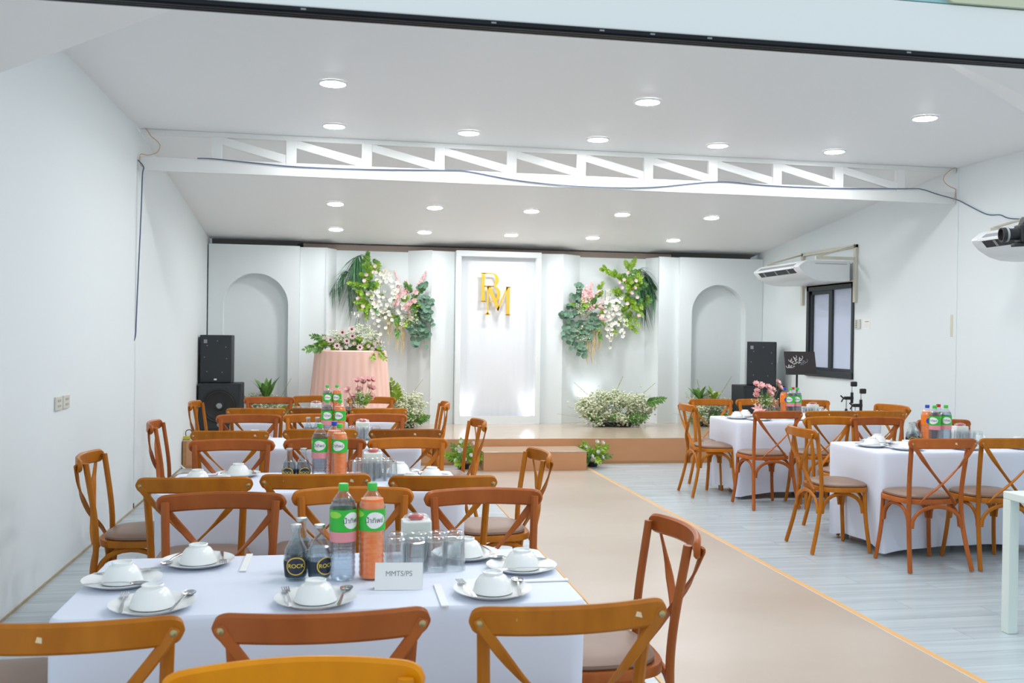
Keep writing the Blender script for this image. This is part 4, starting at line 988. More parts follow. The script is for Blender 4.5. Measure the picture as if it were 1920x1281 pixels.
# ------------------------------------------------------------------ the two hanging arrangements
def hang_left():
    rn = random.Random(3); Y = BY+0.08
    root = tag(empty('hanging_flowers', at(715, 560, BY+0.2)), 'hanging arrangement left of monogram: palm, white orchids, eucalyptus', 'flowers')
    O = root.location
    P = lambda x, y, dy=0.0: at(x, y, Y+dy) - O
    palm(root, P(672, 480), [P(652, 560), P(676, 592), P(662, 575), P(648, 535), P(668, 560), P(684, 520)], rn, 30, 0.28)
    palm(root, P(655, 512), [P(621, 548), P(632, 545)], rn, 18, 0.18)
    for (x, y, dx, dz) in ((690, 530, .3, 1), (700, 515, .5, .9), (682, 545, -.5, .5), (690, 560, -.3, -.6), (698, 545, .2, .4), (680, 560, -.2, -1), (692, 505, -.1, 1), (676, 535, -.8, .2), (688, 572, 0, -1), (695, 520, -.4, .6)):
        fern(root, P(x, y, -0.05), (dx, -0.25, dz), 0.17, rn)
    for k in range(34):
        x = rn.uniform(674, 706); y = 488+rn.random()*92; x -= (y-535)*0.16
        fern(root, P(x, y, -0.02-rn.random()*.06), (rn.gauss(0, .6), -0.35, rn.gauss(.1, .7)), rn.uniform(.10, .16), rn, LIMEL if rn.random() < .72 else MIDG, 0.030)
    for (x, y) in ((686, 516), (701, 511), (690, 552), (683, 527), (704, 500), (672, 560), (680, 575)):
        face(root, 'rose', ROSEB, P(x, y, -0.17), (rn.gauss(0, .3), -1, .2), 0.95, rn)
    for (x, y, L) in ((708, 507, .55), (716, 510, .65), (724, 505, .55), (733, 515, .6), (741, 530, .5), (704, 545, .45), (748, 545, .45), (712, 555, .5), (728, 560, .4)):
        orchids(root, P(x, y, -0.08), L, rn, rn.uniform(-.05, .05), 10)
    spike(root, P(753, 552, -.06), P(739, 507, -.06), rn); spike(root, P(764, 552, -.08), P(762, 524, -.08), rn); spike(root, P(786, 535, -.06), P(799, 508, -.06), rn)
    spike(root, P(766, 570, -.10), P(768, 600, -.12), rn); spike(root, P(748, 560, -.10), P(741, 575, -.12), rn)
    for k in range(14): fern(root, P(rn.uniform(742, 785), rn.uniform(540, 612), -.05), (rn.gauss(0, .7), -.4, rn.gauss(0, .7)), .13, rn, LIMEL if k % 2 else MIDG, .03)
    for (x, y) in ((757, 549), (779, 549), (768, 570), (748, 556), (776, 565), (760, 578), (742, 570)):
        face(root, 'rose', ROSE, P(x, y, -0.17), (rn.gauss(0, .3), -1, .2), 1.35, rn)
    for (x, y, dx, dz) in ((768, 552, 0, 1), (772, 560, .5, .6), (750, 590, -.4, -.6), (745, 612, 0, -1), (765, 545, -.3, .8)):
        fern(root, P(x, y, -0.07), (dx, -0.3, dz), 0.14, rn, MIDG)
    gyp(root, P(770, 600, -.08), (0.17, 0.06, 0.13), rn, 420); gyp(root, P(728, 590, -.06), (0.14, 0.05, 0.12), rn, 260)
    for (x, y, x2, y2, x3, y3) in ((786, 548, 792, 535, 798, 528), (790, 560, 802, 560, 808, 575), (782, 575, 796, 590, 806, 605), (780, 590, 792, 612, 800, 632), (775, 605, 780, 630, 776, 654), (785, 600, 795, 622, 796, 650),
                                   (780, 565, 795, 572, 808, 590), (776, 620, 770, 610, 765, 625), (790, 580, 800, 585, 810, 615), (785, 585, 780, 610, 785, 640)):
        eucalyptus(root, [P(x, y, -.06), P(x2, y2, -.12), P(x3, y3, -.13)], rn, 6, 0.072)
    for (x, y, L) in ((731, 592, .38), (745, 597, .50), (752, 600, .52), (757, 605, .42), (727, 595, .30)): tassel(root, P(x, y, -.09), L, rn)
def hang_right():
    rn = random.Random(5); Y = BY+0.08
    root = tag(empty('hanging_flowers', at(1135, 575, BY+0.2)), 'hanging arrangement right of monogram: eucalyptus, pink astilbe, orchids, palm', 'flowers')
    O = root.location
    P = lambda x, y, dy=0.0: at(x, y, Y+dy) - O
    palm(root, P(1188, 513), [P(1226, 540), P(1236, 553), P(1212, 548), P(1220, 528), P(1230, 565)], rn, 28, 0.24)
    palm(root, P(1188, 525), [P(1206, 588), P(1213, 580), P(1200, 575)], rn, 28, 0.24)
    for (x, y, dx, dz) in ((1175, 530, -.8, .6), (1160, 520, -.9, .5), (1180, 515, 0, 1), (1185, 540, .2, .3), (1180, 560, .3, -.5), (1172, 575, -.2, -.8), (1190, 570, .3, -.6), (1178, 590, 0, -.8), (1165, 545, -.7, 0), (1186, 590, .2, -.5), (1183, 505, .2, 1), (1170, 555, -.3, .2), (1160, 560, -.3, .6)):
        fern(root, P(x, y, -.05), (dx, -.25, dz), 0.18, rn)
    for k in range(44):
        y = 500+rn.random()*108; x = 1182+rn.gauss(0, 11)+(y-550)*0.05
        fern(root, P(x, y, -0.02-rn.random()*.06), (rn.gauss(0, .6), -0.35, rn.gauss(.1, .7)), rn.uniform(.10, .17), rn, LIMEL if rn.random() < .75 else MIDG, 0.030)
    for k in range(12):
        t = rn.random(); fern(root, P(1134+46*t, 506+24*t, -.05), (-.8+rn.gauss(0, .2), -.3, .5+rn.gauss(0, .3)), .11, rn, LIMEL, .03)
    for k in range(10): fern(root, P(rn.uniform(1085, 1135), rn.uniform(548, 610), -.06), (rn.gauss(0, .7), -.4, rn.gauss(0, .7)), .13, rn, LIMEL if k % 2 else MIDG, .03)
    for (x, y) in ((1192, 527), (1184, 550), (1166, 540), (1170, 525), (1190, 540), (1160, 530), (1195, 558), (1176, 570), (1197, 592), (1178, 512)):
        face(root, 'rose', ROSEB, P(x, y, -.18), (rn.gauss(0, .3), -1, .2), 0.95, rn)
    for (x, y, L) in ((1135, 545, .55), (1142, 555, .6), (1150, 560, .5), (1158, 570, .45), (1162, 555, .5), (1128, 580, .35), (1148, 580, .40), (1140, 590, .45), (1164, 590, .30)):
        orchids(root, P(x, y, -.08), L, rn, rn.uniform(-.03, .05), 10)
    for (a, b) in (((1102, 570), (1110, 528)), ((1098, 560), (1100, 535)), ((1112, 558), (1125, 545)), ((1105, 580), (1133, 565)), ((1124, 598), (1140, 600)), ((1118, 572), (1132, 580)), ((1126, 592), (1133, 610)), ((1096, 570), (1093, 545))):
        spike(root, P(*a, -.10), P(*b, -.12), rn, PETP, 0.050, 90, 'astilbe')
    for (x, y, dx, dz) in ((1085, 575, -.8, .3), (1120, 545, .4, .9), (1112, 575, 0, .6), (1115, 600, .6, -.2), (1138, 610, .6, -.5), (1122, 615, .1, -1), (1125, 580, .5, .4)):
        fern(root, P(x, y, -.07), (dx, -.3, dz), 0.15, rn, LIMEL if rn.random() < .6 else MIDG)
    gyp(root, P(1092, 580, -.08), (0.13, 0.06, 0.11), rn, 320); gyp(root, P(1095, 625, -.08), (0.14, 0.06, 0.10), rn, 320); gyp(root, P(1150, 620, -.05), (0.12, 0.05, 0.10), rn, 180)
    for q_ in ((1085, 575, 1075, 572, 1058, 572), (1080, 590, 1068, 590, 1060, 605), (1090, 600, 1075, 612, 1066, 640), (1092, 610, 1085, 640, 1080, 668), (1088, 605, 1075, 630, 1066, 655), (1085, 555, 1086, 540, 1078, 533),
               (1085, 565, 1080, 556, 1072, 556), (1100, 600, 1105, 620, 1100, 640), (1090, 620, 1092, 650, 1090, 670), (1110, 590, 1118, 606, 1112, 618), (1075, 590, 1062, 588, 1047, 596), (1070, 600, 1060, 620, 1062, 645)):
        eucalyptus(root, [P(q_[0], q_[1], -.06), P(q_[2], q_[3], -.12), P(q_[4], q_[5], -.13)], rn, 6, 0.072)
    for (x, y, L) in ((1105, 620, .50), (1110, 615, .58), (1116, 618, .48), (1122, 615, .36), (1102, 625, .40), (1126, 620, .32)): tassel(root, P(x, y, -.10), L, rn)
hang_left(); hang_right()
# ------------------------------------------------------------------ flowers on the stage
def bush(loc, r, label, n, seed, extra=None, name='gypsophila_bush'):
    rn = random.Random(seed); o = tag(empty(name, loc), label, 'flowers')
    gyp(o, (0, 0, r[2]*0.95), r, rn, n, 0.0165, 120, base=Vector((0, 0, 0.01)))
    for k in range(14):
        a = rn.uniform(0, 6.28); fern(o, (r[0]*0.5*math.cos(a), r[1]*0.4*math.sin(a), r[2]*0.3), (math.cos(a), -0.6, rn.uniform(.2, 1)), 0.2, rn, MIDG, 0.03, 6)
    MB().box(-r[0]*0.4, r[0]*0.4, -r[1]*0.3, r[1]*0.3, 0.0, 0.05).build('foam_tray', RUBB, o, bevel=0.01)
    if extra: extra(o, rn)
    return o
def right_extra(o, rn):
    for (x, z, dx) in ((-0.38, 0.42, -.9), (0.36, 0.42, .9), (0.02, 0.50, .35)):
        spike(o, (x, -0.02, z), (x+dx*0.22, -0.02, z+0.17), rn, BUD, 0.020, 26, 'foxtail_spike')
    fern(o, (0.36, -0.16, 0.32), (1, -.2, .35), 0.26, rn, MIDG, .05)
    spike(o, (0.42, -0.1, 0.34), (0.64, -0.1, 0.40), rn, BUD, 0.017, 22, 'foxtail_spike')
bush((3.66, 12.50, SZ), (0.54, 0.22, 0.25), 'wide white gypsophila bush on stage right of the frame', 3600, 21, right_extra)
def left_extra(o, rn):
    fern(o, (-0.16, 0, 0.32), (-.15, -.1, 1), 0.30, rn, LIMEL, .06, 8); fern(o, (-0.12, -.05, 0.30), (-.05, -.1, 1), 0.26, rn, LIMEL, .06, 8)
    spike(o, (0.05, 0, 0.42), (0.20, 0, 0.62), rn, BUD, 0.020, 26, 'foxtail_spike')
bush((0.86, 12.45, SZ), (0.23, 0.20, 0.23), 'white gypsophila bush on stage right of the peach table', 1500, 22, left_extra)
def niche_l(o, rn):
    tropical(o, (0.02, -.05, 0.36), 12, 0.40, rn, MIDG, 0.08, .5)
    spike(o, (0.2, 0, 0.38), (0.32, 0, 0.62), rn, BUD, 0.020, 26, 'foxtail_spike')
    fern(o, (0.2, -.15, 0.22), (.6, -.3, .3), 0.2, rn, LIMEL, .05)
bush((-0.93, 12.52, SZ), (0.30, 0.18, 0.22), 'gypsophila with dark tropical leaves before left arched niche', 1300, 23, niche_l, 'niche_arrangement')
def niche_r(o, rn):
    tropical(o, (-0.14, -.05, 0.36), 9, 0.32, rn, MIDG, 0.07, .8); tropical(o, (0.06, -.05, 0.36), 8, 0.28, rn, LIMEL, 0.06, .8)
    spike(o, (0.15, 0, 0.38), (0.34, 0, 0.68), rn, BUD, 0.022, 28, 'foxtail_spike'); spike(o, (-0.10, 0, 0.4), (-0.16, 0, 0.64), rn, BUD, 0.017, 22, 'foxtail_spike')
bush((4.98, 12.50, SZ), (0.30, 0.18, 0.24), 'gypsophila with green leaves and foxtail before right arched niche', 1500, 24, niche_r, 'niche_arrangement')
def step_plant(loc, label, seed, sc=1.0):
    rn = random.Random(seed); o = tag(empty('step_flowers', loc), label, 'flowers')
    MB().lathe([(0.06*sc, 0), (0.075*sc, 0.05*sc), (0.07*sc, 0.055*sc)], 14).build('pot', RUBB, o)
    for k in range(20):
        a = rn.uniform(0, 6.28); e = rn.uniform(-.1, 1.6)
        fern(o, (0.03*math.cos(a), 0.03*math.sin(a), 0.06+0.07*rn.random()), (math.cos(a)*.9, math.sin(a)*.6-.25, e), 0.21*sc, rn, LIMEL if k % 4 else MIDG, 0.032, 8)
    for k in range(10):
        p = (rn.uniform(-.13, .13)*sc, -0.10-rn.random()*.05, 0.08+rn.random()*0.24*sc)
        face(o, 'white_rose', WROSE, p, (rn.gauss(0, .4), -1, .5), 0.9, rn)
step_plant((1.38, 10.70, 0.0055), 'green and white flower clump left of the stage step', 31, 1.0)
step_plant((2.90, 10.80, 0.0045), 'green and white flower clump right of the stage step', 32, 0.95)
# ------------------------------------------------------------------ cake table with peach drape, flowers, coupe
ct = tag(empty('pedestal_table', (0.135, 12.30, SZ)), 'tall round table hidden under the peach drape on stage', 'table')
MB().lathe([(0.43, 0.96), (0.43, 0.985)], 40).build('tabletop', PAPER, ct); MB().lathe([(0.03, 0.02), (0.03, 0.96)], 12).build('column', GREY, ct); MB().lathe([(0.22, 0.0), (0.22, 0.02)], 24).build('base', GREY, ct)
mb = MB(); N = 180; rows = [(0.0, 0.425, 0.0), (0.012, 0.446, 0.0), (0.06, 0.452, .15), (0.25, 0.468, .5), (0.55, 0.492, .8), (0.985, 0.53, 1.0)]
rn = random.Random(9); am = [rn.uniform(.4, 1.0) for _ in range(30)]
for d, r_, k_ in rows:
    for i in range(N):
        a = 2*math.pi*i/N; pl = 0.014*k_*math.sin(a*30+am[int(i/6) % 30])*am[int(i/6) % 30]
        mb.add([((r_+pl)*math.cos(a), (r_+pl)*math.sin(a), 0.992-d)], [])
mb.f = [(r_*N+k, r_*N+(k+1) % N, (r_+1)*N+(k+1) % N, (r_+1)*N+k) for r_ in range(len(rows)-1) for k in range(N)] + [tuple(range(N-1, -1, -1))]
tag(put('peach_drape', mb.mesh('peach_drape', PEACH, True), None, (0.135, 12.30, SZ+0.001)), 'pleated peach chiffon drape over the round stage table', 'tablecloth')
def table_flowers():
    rn = random.Random(41); o = tag(empty('table_flowers', (0.135, 12.24, SZ+0.995)), 'low arrangement of dark-eyed daisies on the peach table', 'flowers'); O = o.location
    P = lambda x, y, Y=11.99: at(x, y, Y) - O
    MB().box(-0.25, 0.25, -0.08, 0.10, 0.0, 0.06).build('foam_tray', MIDG, o, bevel=0.01)
    for k in range(16):
        a = rn.uniform(0, 6.28); x = rn.uniform(-.36, .36)
        fern(o, (x, -0.02+rn.gauss(0, .04), 0.04), (math.cos(a)*.8+x, -.5+rn.gauss(0, .3), rn.uniform(.1, .9)), 0.13, rn, LIMEL if k % 2 else MIDG, .028, 7)
    fern(o, (-0.30, -.14, 0.05), (-1, -.5, -.10), 0.28, rn, MIDG, .05, 8); fern(o, (-0.28, -.05, 0.12), (-1, -.3, .35), 0.22, rn, MIDG, .04, 8); fern(o, (0.30, -.16, 0.04), (.5, -.6, -.55), 0.22, rn, LIMEL, .03, 8); fern(o, (0.22, -.2, 0.03), (.2, -.6, -.5), 0.20, rn, LIMEL, .03, 8)
    for k in range(26):
        x = rn.uniform(600, 715); fern(o, P(x, 652-14*(1-abs(x-655)/70)*rn.random(), 12.1), (rn.gauss(0, .7), -.5, rn.gauss(.3, .4)), .10, rn, LIMEL if k % 3 else MIDG, .022)
    for (x, y) in ((648, 652), (684, 640), (695, 634), (625, 630), (670, 622), (682, 628), (657, 648), (640, 655), (706, 650)):
        face(o, 'white_rose', WROSE, P(x, y), (rn.gauss(0, .3), -1, .3), 1.0, rn)
    for (x, y) in ((619, 638), (632, 649), (650, 640), (642, 624), (661, 631), (659, 618), (674, 652)):
        face(o, 'daisy', GERB, P(x, y), (rn.gauss(0, .2), -1, .25), 0.95, rn, GCEN)
    for (x, y) in ((690, 650), (702, 645), (712, 640), (698, 655), (608, 634), (665, 645)):
        face(o, 'rose', ROSEB, P(x, y), (rn.gauss(0, .3), -1, .3), 0.95, rn)
    gyp(o, P(675, 628, 12.2), (0.17, 0.08, 0.11), rn, 420); gyp(o, P(640, 636, 12.12), (0.20, 0.08, 0.09), rn, 330); gyp(o, P(698, 638, 12.1), (0.13, 0.06, 0.08), rn, 240)
table_flowers()
cp = tag(empty('champagne_coupe', (0.21, 12.38, SZ+0.994)), 'champagne coupe on a clear stand above the peach table flowers', 'glass')
MB().lathe([(0.07, 0), (0.07, 0.006), (0.006, 0.01), (0.006, 0.285), (0.10, 0.290), (0.10, 0.297)], 24).build('clear_stand', COUPE, cp, smooth=True)
MB().lathe([(0.035, 0.298), (0.005, 0.303), (0.004, 0.39), (0.03, 0.405), (0.065, 0.43), (0.085, 0.49), (0.083, 0.49), (0.06, 0.436), (0.02, 0.412), (0.001, 0.408)], 24).build('coupe', COUPE, cp, smooth=True)
# vases
def vase(loc, label, seed, lily):
    rn = random.Random(seed); o = tag(empty('flower_vase', loc), label, 'vase')
    MB().lathe([(0.035, 0), (0.042, 0.004), (0.036, 0.05), (0.030, 0.10), (0.036, 0.145), (0.034, 0.145), (0.028, 0.10), (0.033, 0.05), (0.001, 0.008)], 20).build('vase_glass', GLASS, o, smooth=True)
    MB().lathe([(0.036, 0.009), (0.0325, 0.05), (0.030, 0.07)], 16).build('vase_water', VWAT, o, smooth=True)
    for k in range(14):
        p = Vector((rn.uniform(-.12, .12), rn.uniform(-.07, .05), 0.18+rn.random()*0.18))
        q = MB().tube([(p.x*.1, p.y*.1, 0.03), (p.x*.5, p.y*.5, 0.15), tuple(p)], 0.0022, 4).build('flower_stem', STEMM, o)
        face(q, 'carnation', CARN, p, (p.x*3, -0.7, .6), rn.uniform(1.15, 1.5), rn)
    for k in range(7): fern(o, (0, 0, 0.13), (rn.gauss(0, .5), rn.gauss(.1, .3), 1), 0.09+rn.random()*.06, rn, MIDG if k % 2 else LIMEL, .02, 5)
    if lily:
        for (x, z) in ((-0.10, 0.11), (-0.06, 0.085)): face(o, 'lily', LILY, (x, -.05, z), (-.5, -.8, .2), 1.0, rn)
    gyp(o, (0, -.02, 0.18), (0.09, 0.05, 0.05), rn, 110, 0.007, 10)
p = at(676, 770, 8.76); vase((p.x, 8.76, PZ), 'glass vase of pink flowers on rear left-hand table', 51, False)
p = at(1434, 770, 8.62); vase((p.x, 8.62, PZ), 'glass vase of pink carnations and lily on rear right-hand table', 52, True)
# ------------------------------------------------------------------ loudspeakers, stands
def speaker(loc, w, d, hgt, label, rz=0.0):
    o = tag(empty('loudspeaker', loc, rz), label, 'speaker', 'tall loudspeakers')
    MB().box(-w/2, w/2, 0, d, 0, hgt).build('cabinet', BLK, o, bevel=0.008)
    MB().box(-w/2+0.012, w/2-0.012, -0.008, 0.0, 0.012, hgt-0.012).build('grille', GRILL, o, bevel=0.003)
    MB().box(-w/2+0.045, -w/2+0.085, -0.011, -0.008, hgt-0.10, hgt-0.055).build('corner_badge', GREY, o)
    MB().box(-0.016, 0.016, -0.011, -0.008, 0.035, 0.055).build('logo_badge', PAPER, o)
    for (x, z) in ((-.1, .55), (.12, .53), (-.13, .38), (.13, .36), (-.1, .17), (.08, .16), (.02, .62)):
        MB().lathe([(0.006, 0), (0.006, 0.003)], 8, c=(x*w/.37, -0.008, z*hgt/.6*0.85), M=Matrix.Rotation(R(90), 4, 'X')).build('screw', GREY, o)
    return o
def subwoofer(loc, w, d, hgt, label, cone=True):
    o = tag(empty('subwoofer', loc), label, 'speaker', 'subwoofers on the stage')
    MB().box(-w/2, w/2, 0, d, 0, hgt).build('cabinet', BLK, o, bevel=0.012)
    MB().box(-w/2+0.03, w/2-0.03, -0.004, 0.0, 0.03, hgt-0.03).build('front_panel', GRILL, o, bevel=0.003)
    M_ = Matrix.Rotation(R(90), 4, 'X')
    if cone:
        MB().lathe([(0.21, 0.0), (0.21, 0.006), (0.195, 0.010), (0.185, 0.004), (0.17, 0.010), (0.155, 0.004), (0.09, -0.0), (0.06, 0.0), (0.055, 0.012), (0.02, 0.02), (0.001, 0.02)], 36, c=(0, -0.006, hgt*0.53), M=M_, cap0=False).build('woofer_cone', RUBB, o, smooth=True)
        MB().lathe([(0.035, 0.0), (0.03, 0.012), (0.001, 0.016)], 20, c=(0, -0.026, hgt*0.53), M=M_).build('dust_cap', GREY, o, smooth=True)
        MB().lathe([(0.026, 0.0), (0.026, 0.004)], 16, c=(0, -0.004, 0.075), M=M_).build('badge', GREY, o)
    for sx in (-1, 1):
        for z in (0.0, hgt-0.035):
            MB().box(sx*(w/2-0.014)-0.018, sx*(w/2-0.014)+0.018, -0.008, 0.03, z, z+0.035).build('corner_protector', SLOT, o, bevel=0.006)
subwoofer((-1.43, 12.06, SZ), 0.50, 0.42, 0.575, 'subwoofer with bare round cone, left side of stage')
speaker((-1.49, 12.14, SZ+0.576), 0.37, 0.34, 0.585, 'tall black loudspeaker stacked on left subwoofer')
subwoofer((5.60, 12.06, SZ), 0.58, 0.42, 0.575, 'plain black subwoofer, right side of stage', False)
speaker((5.57, 12.09, SZ+0.576), 0.385, 0.30, 0.59, 'tall black loudspeaker stacked on right subwoofer', R(-24))
def tripod(o, r, m, z0=0.16):
    for k in range(3):
        a = 2*math.pi*k/3+0.5; MB().tube([(0, 0, z0+0.06), (r*.55*math.cos(a), r*.55*math.sin(a), z0*.5), (r*math.cos(a), r*math.sin(a), 0.012)], 0.009, 6).build('leg', m, o)
ms = tag(empty('music_stand', (5.03, 10.0, 0.0005)), 'dark music stand with white scroll cut-outs by the window', 'stand')
tripod(ms, 0.26, RUBB); MB().tube([(0, 0, 0.2), (0, 0, 1.15)], 0.012, 8).build('pole', RUBB, ms); MB().lathe([(0.02, 0.62), (0.02, 0.70)], 10).build('clamp_collar', RUBB, ms)
MT = Matrix.Translation((0.03, -0.02, 1.245)) @ Matrix.Rotation(R(-14), 4, 'X')
MB().box(-0.185, 0.185, 0.0, 0.006, -0.13, 0.13, MT).build('tray', TRAYM, ms, bevel=0.002); MB().box(-0.185, 0.185, -0.04, 0.006, -0.135, -0.129, MT).build('tray_lip', TRAYM, ms)
MB().box(-0.035, 0.035, 0.004, 0.03, -0.10, 0.0, MT).build('tilt_bracket', RUBB, ms)
for k, ang in enumerate((172, 135, 103, 70, 40)):
    a = R(ang); mb = MB(); L0, L1 = 0.055, 0.15
    m_ = PAPER if k < 4 else GREY
    for t in range(4):
        rr = L0+(L1-L0)*t/4; mb.tube([MT @ Vector((-0.03+rr*math.cos(a)+0.017*math.cos(u)*(0.6+.2*t), -0.002, -0.055+rr*math.sin(a)+0.017*math.sin(u)*(.6+.2*t))) for u in [x*0.6+t for x in range(8)]], 0.0032, 4)
    mb.build('scroll_cutout', m_, ms)
def mic_stand(px, ztop, y, label):
    X = at(px, 700, y).x
    o = tag(empty('microphone_stand', (X, y, 0.0005)), label, 'stand')
    tripod(o, 0.2, RUBB, .12); MB().tube([(0, 0, .15), (0, 0, ztop-.10)], 0.008, 8).build('pole', CHR, o)
    MB().tube([(0, 0, ztop-.24), (0, 0, ztop-.12)], 0.016, 8).build('clutch', RUBB, o)
    MB().box(-0.09, 0.012, -0.02, 0.02, ztop-.20, ztop-.165).build('boom_clamp', RUBB, o, bevel=0.006)
    MB().tube([(-0.10, 0, ztop-.185), (-0.135, 0, ztop-.155)], 0.008, 5).build('wing_screw', RUBB, o); MB().tube([(-0.10, 0, ztop-.185), (-0.125, 0, ztop-.225)], 0.008, 5).build('wing_screw', RUBB, o)
    MB().tube([(-0.065, 0, ztop-.17), (-0.068, 0, ztop-.72)], 0.007, 6).build('boom_arm', CHR, o)
    MB().tube([(-0.066, 0, ztop-.30), (-0.067, 0, ztop-.42)], [0.014, 0.022], 8).build('counterweight', RUBB, o)
    MB().box(-0.012, 0.055, -0.02, 0.02, ztop-.055, ztop).build('microphone_clip', RUBB, o, bevel=0.01); MB().tube([(0, 0, ztop-.13), (0.0, 0, ztop-.05)], 0.005, 6).build('clip_post', CHR, o)
mic_stand(1598, 1.05, 9.75, 'taller microphone stand with folded boom under the window')
mic_stand(1615, 0.98, 9.60, 'shorter microphone stand beside the taller one under the window')
# ------------------------------------------------------------------ air conditioners
def aircon(y0, y1, label, bracket=True):
    """ceiling-type unit on a wall bracket; y0 near end, y1 far end"""
    L = y1-y0; o = tag(empty('air_conditioner', (XR-0.04, y0, 2.20)), label, 'air conditioner', 'wall bracketed air conditioners')
    # profile in (x from wall side, z)
    pf = [(-0.01, 0.235), (-0.565, 0.235), (-0.60, 0.222), (-0.668, 0.170), (-0.672, 0.155), (-0.655, 0.128), (-0.60, 0.075), (-0.50, 0.022), (-0.40, -0.004), (-0.25, -0.010), (-0.01, 0.0)]
    n = len(pf); v = []
    ys = [(0.0, .965), (0.015, 1.0), (L-0.015, 1.0), (L, .965)]
    for yy, s_ in ys: v += [(-0.33+(x+0.33)*s_, yy, 0.115+(z-0.115)*s_) for x, z in pf]
    f = [(r_*n+k, r_*n+(k+1) % n, (r_+1)*n+(k+1) % n, (r_+1)*n+k) for r_ in range(3) for k in range(n)] + [tuple(range(n-1, -1, -1)), tuple(3*n+k for k in range(n))]
    MB().add(v, f).build('casing', WHTP, o, smooth=True)
    # louvred outlets on the slanted front-lower face
    def strip(xa, za, xb, zb, ya, yb, m, nm, off=0.003):
        nx, nz = (zb-za), -(xb-xa); l = math.hypot(nx, nz); nx, nz = nx/l*off, nz/l*off
        if nx > 0: nx, nz = -nx, -nz
        P_ = [(xa+nx, ya, za+nz), (xb+nx, ya, zb+nz), (xb+nx, yb, zb+nz), (xa+nx, yb, za+nz)]
        Q_ = [(a_-nx*2, b_, c_-nz*2) for a_, b_, c_ in P_]
        MB().add(P_+Q_, [(0, 1, 2, 3), (7, 6, 5, 4), (0, 4, 5, 1), (1, 5, 6, 2), (2, 6, 7, 3), (3, 7, 4, 0)]).build(nm, m, o)
    strip(-0.628, 0.2, -0.668, 0.170, 0.14, L-0.14, GREY, 'air_slot'); strip(-0.664, 0.142, -0.618, 0.092, 0.14, L-0.14, SLOT, 'air_slot')
    strip(-0.674, 0.166, -0.668, 0.146, 0.10, L-0.10, WHTP, 'louvre_vane', 0.006)
    for k in range(3): strip(-0.661, 0.139, -0.622, 0.096, 0.30+k*(L-.6)/2, 0.33+k*(L-.6)/2, GREY, 'vane_link', 0.005)
    MB().box(-0.46, -0.06, -0.004, 0.0, 0.195, 0.20).build('side_seam', GREY, o)
    if bracket:
        b = tag(empty('unit_bracket', (XR, y0, 1.95)), 'cream steel bracket holding the %s' % label.replace('air conditioner', 'unit'), 'bracket', 'cream steel brackets')
        for yy in (-0.075, L-0.015): MB().box(-0.035, -0.001, yy, yy+0.05, 0.0, 0.68).build('upright', CREAM, b, bevel=0.003)
        MB().box(-0.035, -0.001, -0.075, L+0.03, 0.64, 0.68).build('top_bar', CREAM, b, bevel=0.003)
        for yy in (-0.06, L+0.005):
            MB().box(-0.52, -0.035, yy, yy+0.03, 0.495, 0.53).build('arm', CREAM, b, bevel=0.003)
            MB().tube([(-0.03, yy+0.015, 0.66), (-0.48, yy+0.015, 0.53)], 0.012, 6).build('stay', CREAM, b)
        MB().box(-0.02, -0.001, -0.0, L, 0.225, 0.27).build('lower_bar', CREAM, b, bevel=0.003)
aircon(10.42, 11.66, 'white air conditioner above the window')
aircon(5.98, 7.32, 'white air conditioner at right edge of the photo')
q0 = atx(1602, 600, XR); q1 = atx(1614, 617, XR)
sw = tag(empty('wall_switch', (XR, q1.y, 1.64)), 'ivory air conditioner control with small buttons beside window', 'switch')
MB().box(-0.018, -0.0005, 0, 0.115, 0, 0.11).build('plate', IVORY, sw, bevel=0.004)
for k in range(4): MB().box(-0.022, -0.018, 0.05, 0.085, 0.012+k*0.024, 0.024+k*0.024).build('button', GREY, sw)
ps = tag(empty('notice_sheet', (XR, 10.06, 1.64)), 'small white printed notice on right wall beside the control', 'notice')
MB().box(-0.003, -0.0005, 0, 0.15, 0, 0.105).build('sheet', PAPER, ps)
MB().box(-0.004, -0.003, 0.03, 0.11, 0.078, 0.086).build('printed_line', INK, ps)
for k in range(3): MB().box(-0.004, -0.003, 0.02, 0.13, 0.018+k*0.018, 0.020+k*0.018).build('printed_line', mat('faint_pink_ink', (0.72, 0.62, 0.66), 0.8), ps)
tag(MB().box(XR-0.002, XR-0.0003, 8.56, 8.60, 1.55, 1.77).build('tape_mark', mat('yellowed_tape', (0.66, 0.66, 0.52), 0.7)), 'small strip of yellowed tape on the right wall', 'tape')
sk = tag(empty('wall_socket', (XL, 6.17, 1.01)), 'pair of ivory wall sockets on the left wall', 'socket')
for y_ in (0.0, 0.165):
    pl = MB().box(0.0005, 0.012, y_, y_+0.135, 0, 0.085).build('face_plate', IVORY, sk, bevel=0.004)
    for z_ in (0.02, 0.052): MB().box(0.012, 0.014, y_+0.035, y_+0.10, z_, z_+0.014).build('outlet', mat('ivory_shadowed_outlet', (0.42, 0.44, 0.40), 0.5), pl)
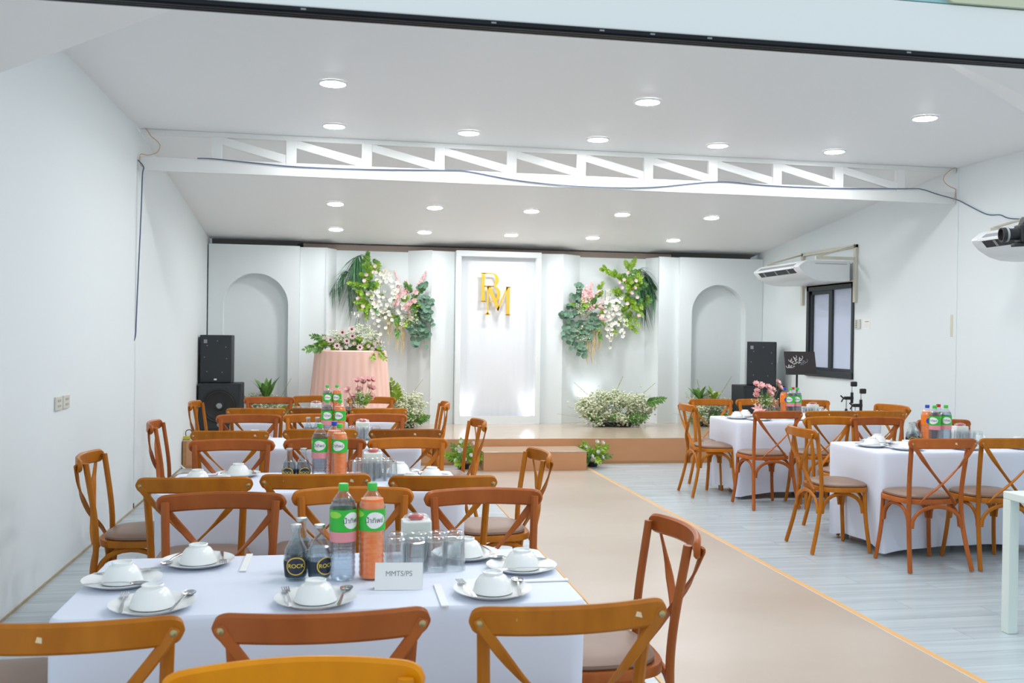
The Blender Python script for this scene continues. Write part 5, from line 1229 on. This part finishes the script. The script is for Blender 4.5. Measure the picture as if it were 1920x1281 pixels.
# stage-edge clutter: power strip and white wire at the left end of the stage
pw = tag(empty('power_strip', at(348, 829, 11.12)), 'yellow power strip with cables on left corner of stage', 'power strip')
pw.location.z = SZ+0.001
MB().box(-0.06, 0.05, -0.02, 0.03, 0, 0.035).build('strip_body', mat('yellow_plastic', (0.55, 0.50, 0.05), 0.5), pw, bevel=0.006); MB().box(-0.08, -0.045, -0.02, 0.02, 0.0, 0.03).build('plug', RUBB, pw, bevel=0.005)
MB().tube(smooth_pts([(0.0, 0.02, 0.035), (0.0, 0.03, 0.09), (0.05, 0.03, 0.10), (0.08, 0.04, 0.03), (0.12, 0.05, 0.006)], 5), 0.005, 6).build('lead', RUBB, pw)
def ys(x, y, d=0.0): return at(x, y, SY-0.012-d)
cable('white_cable', [ys(337, 829, -.02), ys(333, 836), ys(333, 855), ys(338, 871), ys(348, 880), ys(362, 883), ys(380, 883), ys(400, 883)], 0.010, PAPER, 'white cable curving down the left end of stage front')
cable('black_cable', [ys(340, 826, -.03), ys(332, 831, .012), ys(330, 850, .012), ys(331, 868, .012), ys(333, 884, .012)], 0.006, BLUEC, 'dark cable running down the left corner of stage')
# ------------------------------------------------------------------ white side table and video camera at the right edge
wt = tag(empty('side_table', (3.40, 3.70, 0.0005)), 'pale mint square-legged table at the right edge of photo', 'table')
MB().box(0, 1.1, 0, 0.755, 0.690, 0.730).build('tabletop', MINT, wt, bevel=0.004)
for (x, y) in ((0, 0), (1.045, 0), (0, 0.70), (1.045, 0.70)): MB().box(x, x+0.055, y, y+0.055, 0, 0.690).build('leg', MINT, wt, bevel=0.003)
pc = at(1890, 440, 4.25)
vc = tag(empty('video_camera', pc), 'black video camera with flip-out screen on a pole, right edge', 'camera')
vc.rotation_euler = (0, R(-4), R(-14))
MX = Matrix.Rotation(R(-90), 4, 'Y')
MB().lathe([(0.030, -0.05), (0.030, -0.01), (0.034, 0.0), (0.036, 0.008), (0.036, 0.034), (0.031, 0.034), (0.029, 0.02), (0.001, 0.018)], 24, M=MX).build('lens', RUBB, vc, smooth=True)
MB().lathe([(0.0365, 0.004), (0.0365, 0.014)], 24, M=MX, cap0=False, cap1=False).build('focus_ring', GREY, vc, smooth=True)
MB().box(0.045, 0.16, -0.04, 0.04, -0.045, 0.045).build('body', RUBB, vc, bevel=0.008); MB().prism([(0.06, 0.045), (0.13, 0.045), (0.115, 0.085), (0.08, 0.085)], -0.03, 0.03).build('viewfinder_hump', RUBB, vc, bevel=0.006)
MB().box(0.065, 0.16, -0.052, -0.041, -0.03, 0.03).build('flip_screen', RUBB, vc, bevel=0.003); MB().box(0.070, 0.155, -0.054, -0.052, -0.022, 0.026).build('screen_glass', LCD, vc)
MB().box(0.02, 0.20, -0.025, 0.025, -0.062, -0.046).build('quick_release_plate', RUBB, vc, bevel=0.004); MB().tube([(0.165, 0, -0.06), (0.165, 0, -0.10)], 0.022, 10).build('ball_head', RUBB, vc)
MB().tube([(0.165, -0.02, -0.08), (0.14, -0.05, -0.08)], 0.006, 6).build('lock_knob', GREY, vc)
cs = tag(empty('camera_stand', (at(1962, 440, 4.25).x, 4.235, 0.732)), 'slim black pole stand on the side table carrying the camera', 'stand')
MB().lathe([(0.065, 0), (0.065, 0.012), (0.02, 0.02)], 20).build('base', RUBB, cs); MB().tube([(0, 0, 0.02), (0, 0, pc.z-0.732-0.09)], 0.010, 8).build('pole', RUBB, cs)
print('objects', len(bpy.data.objects))
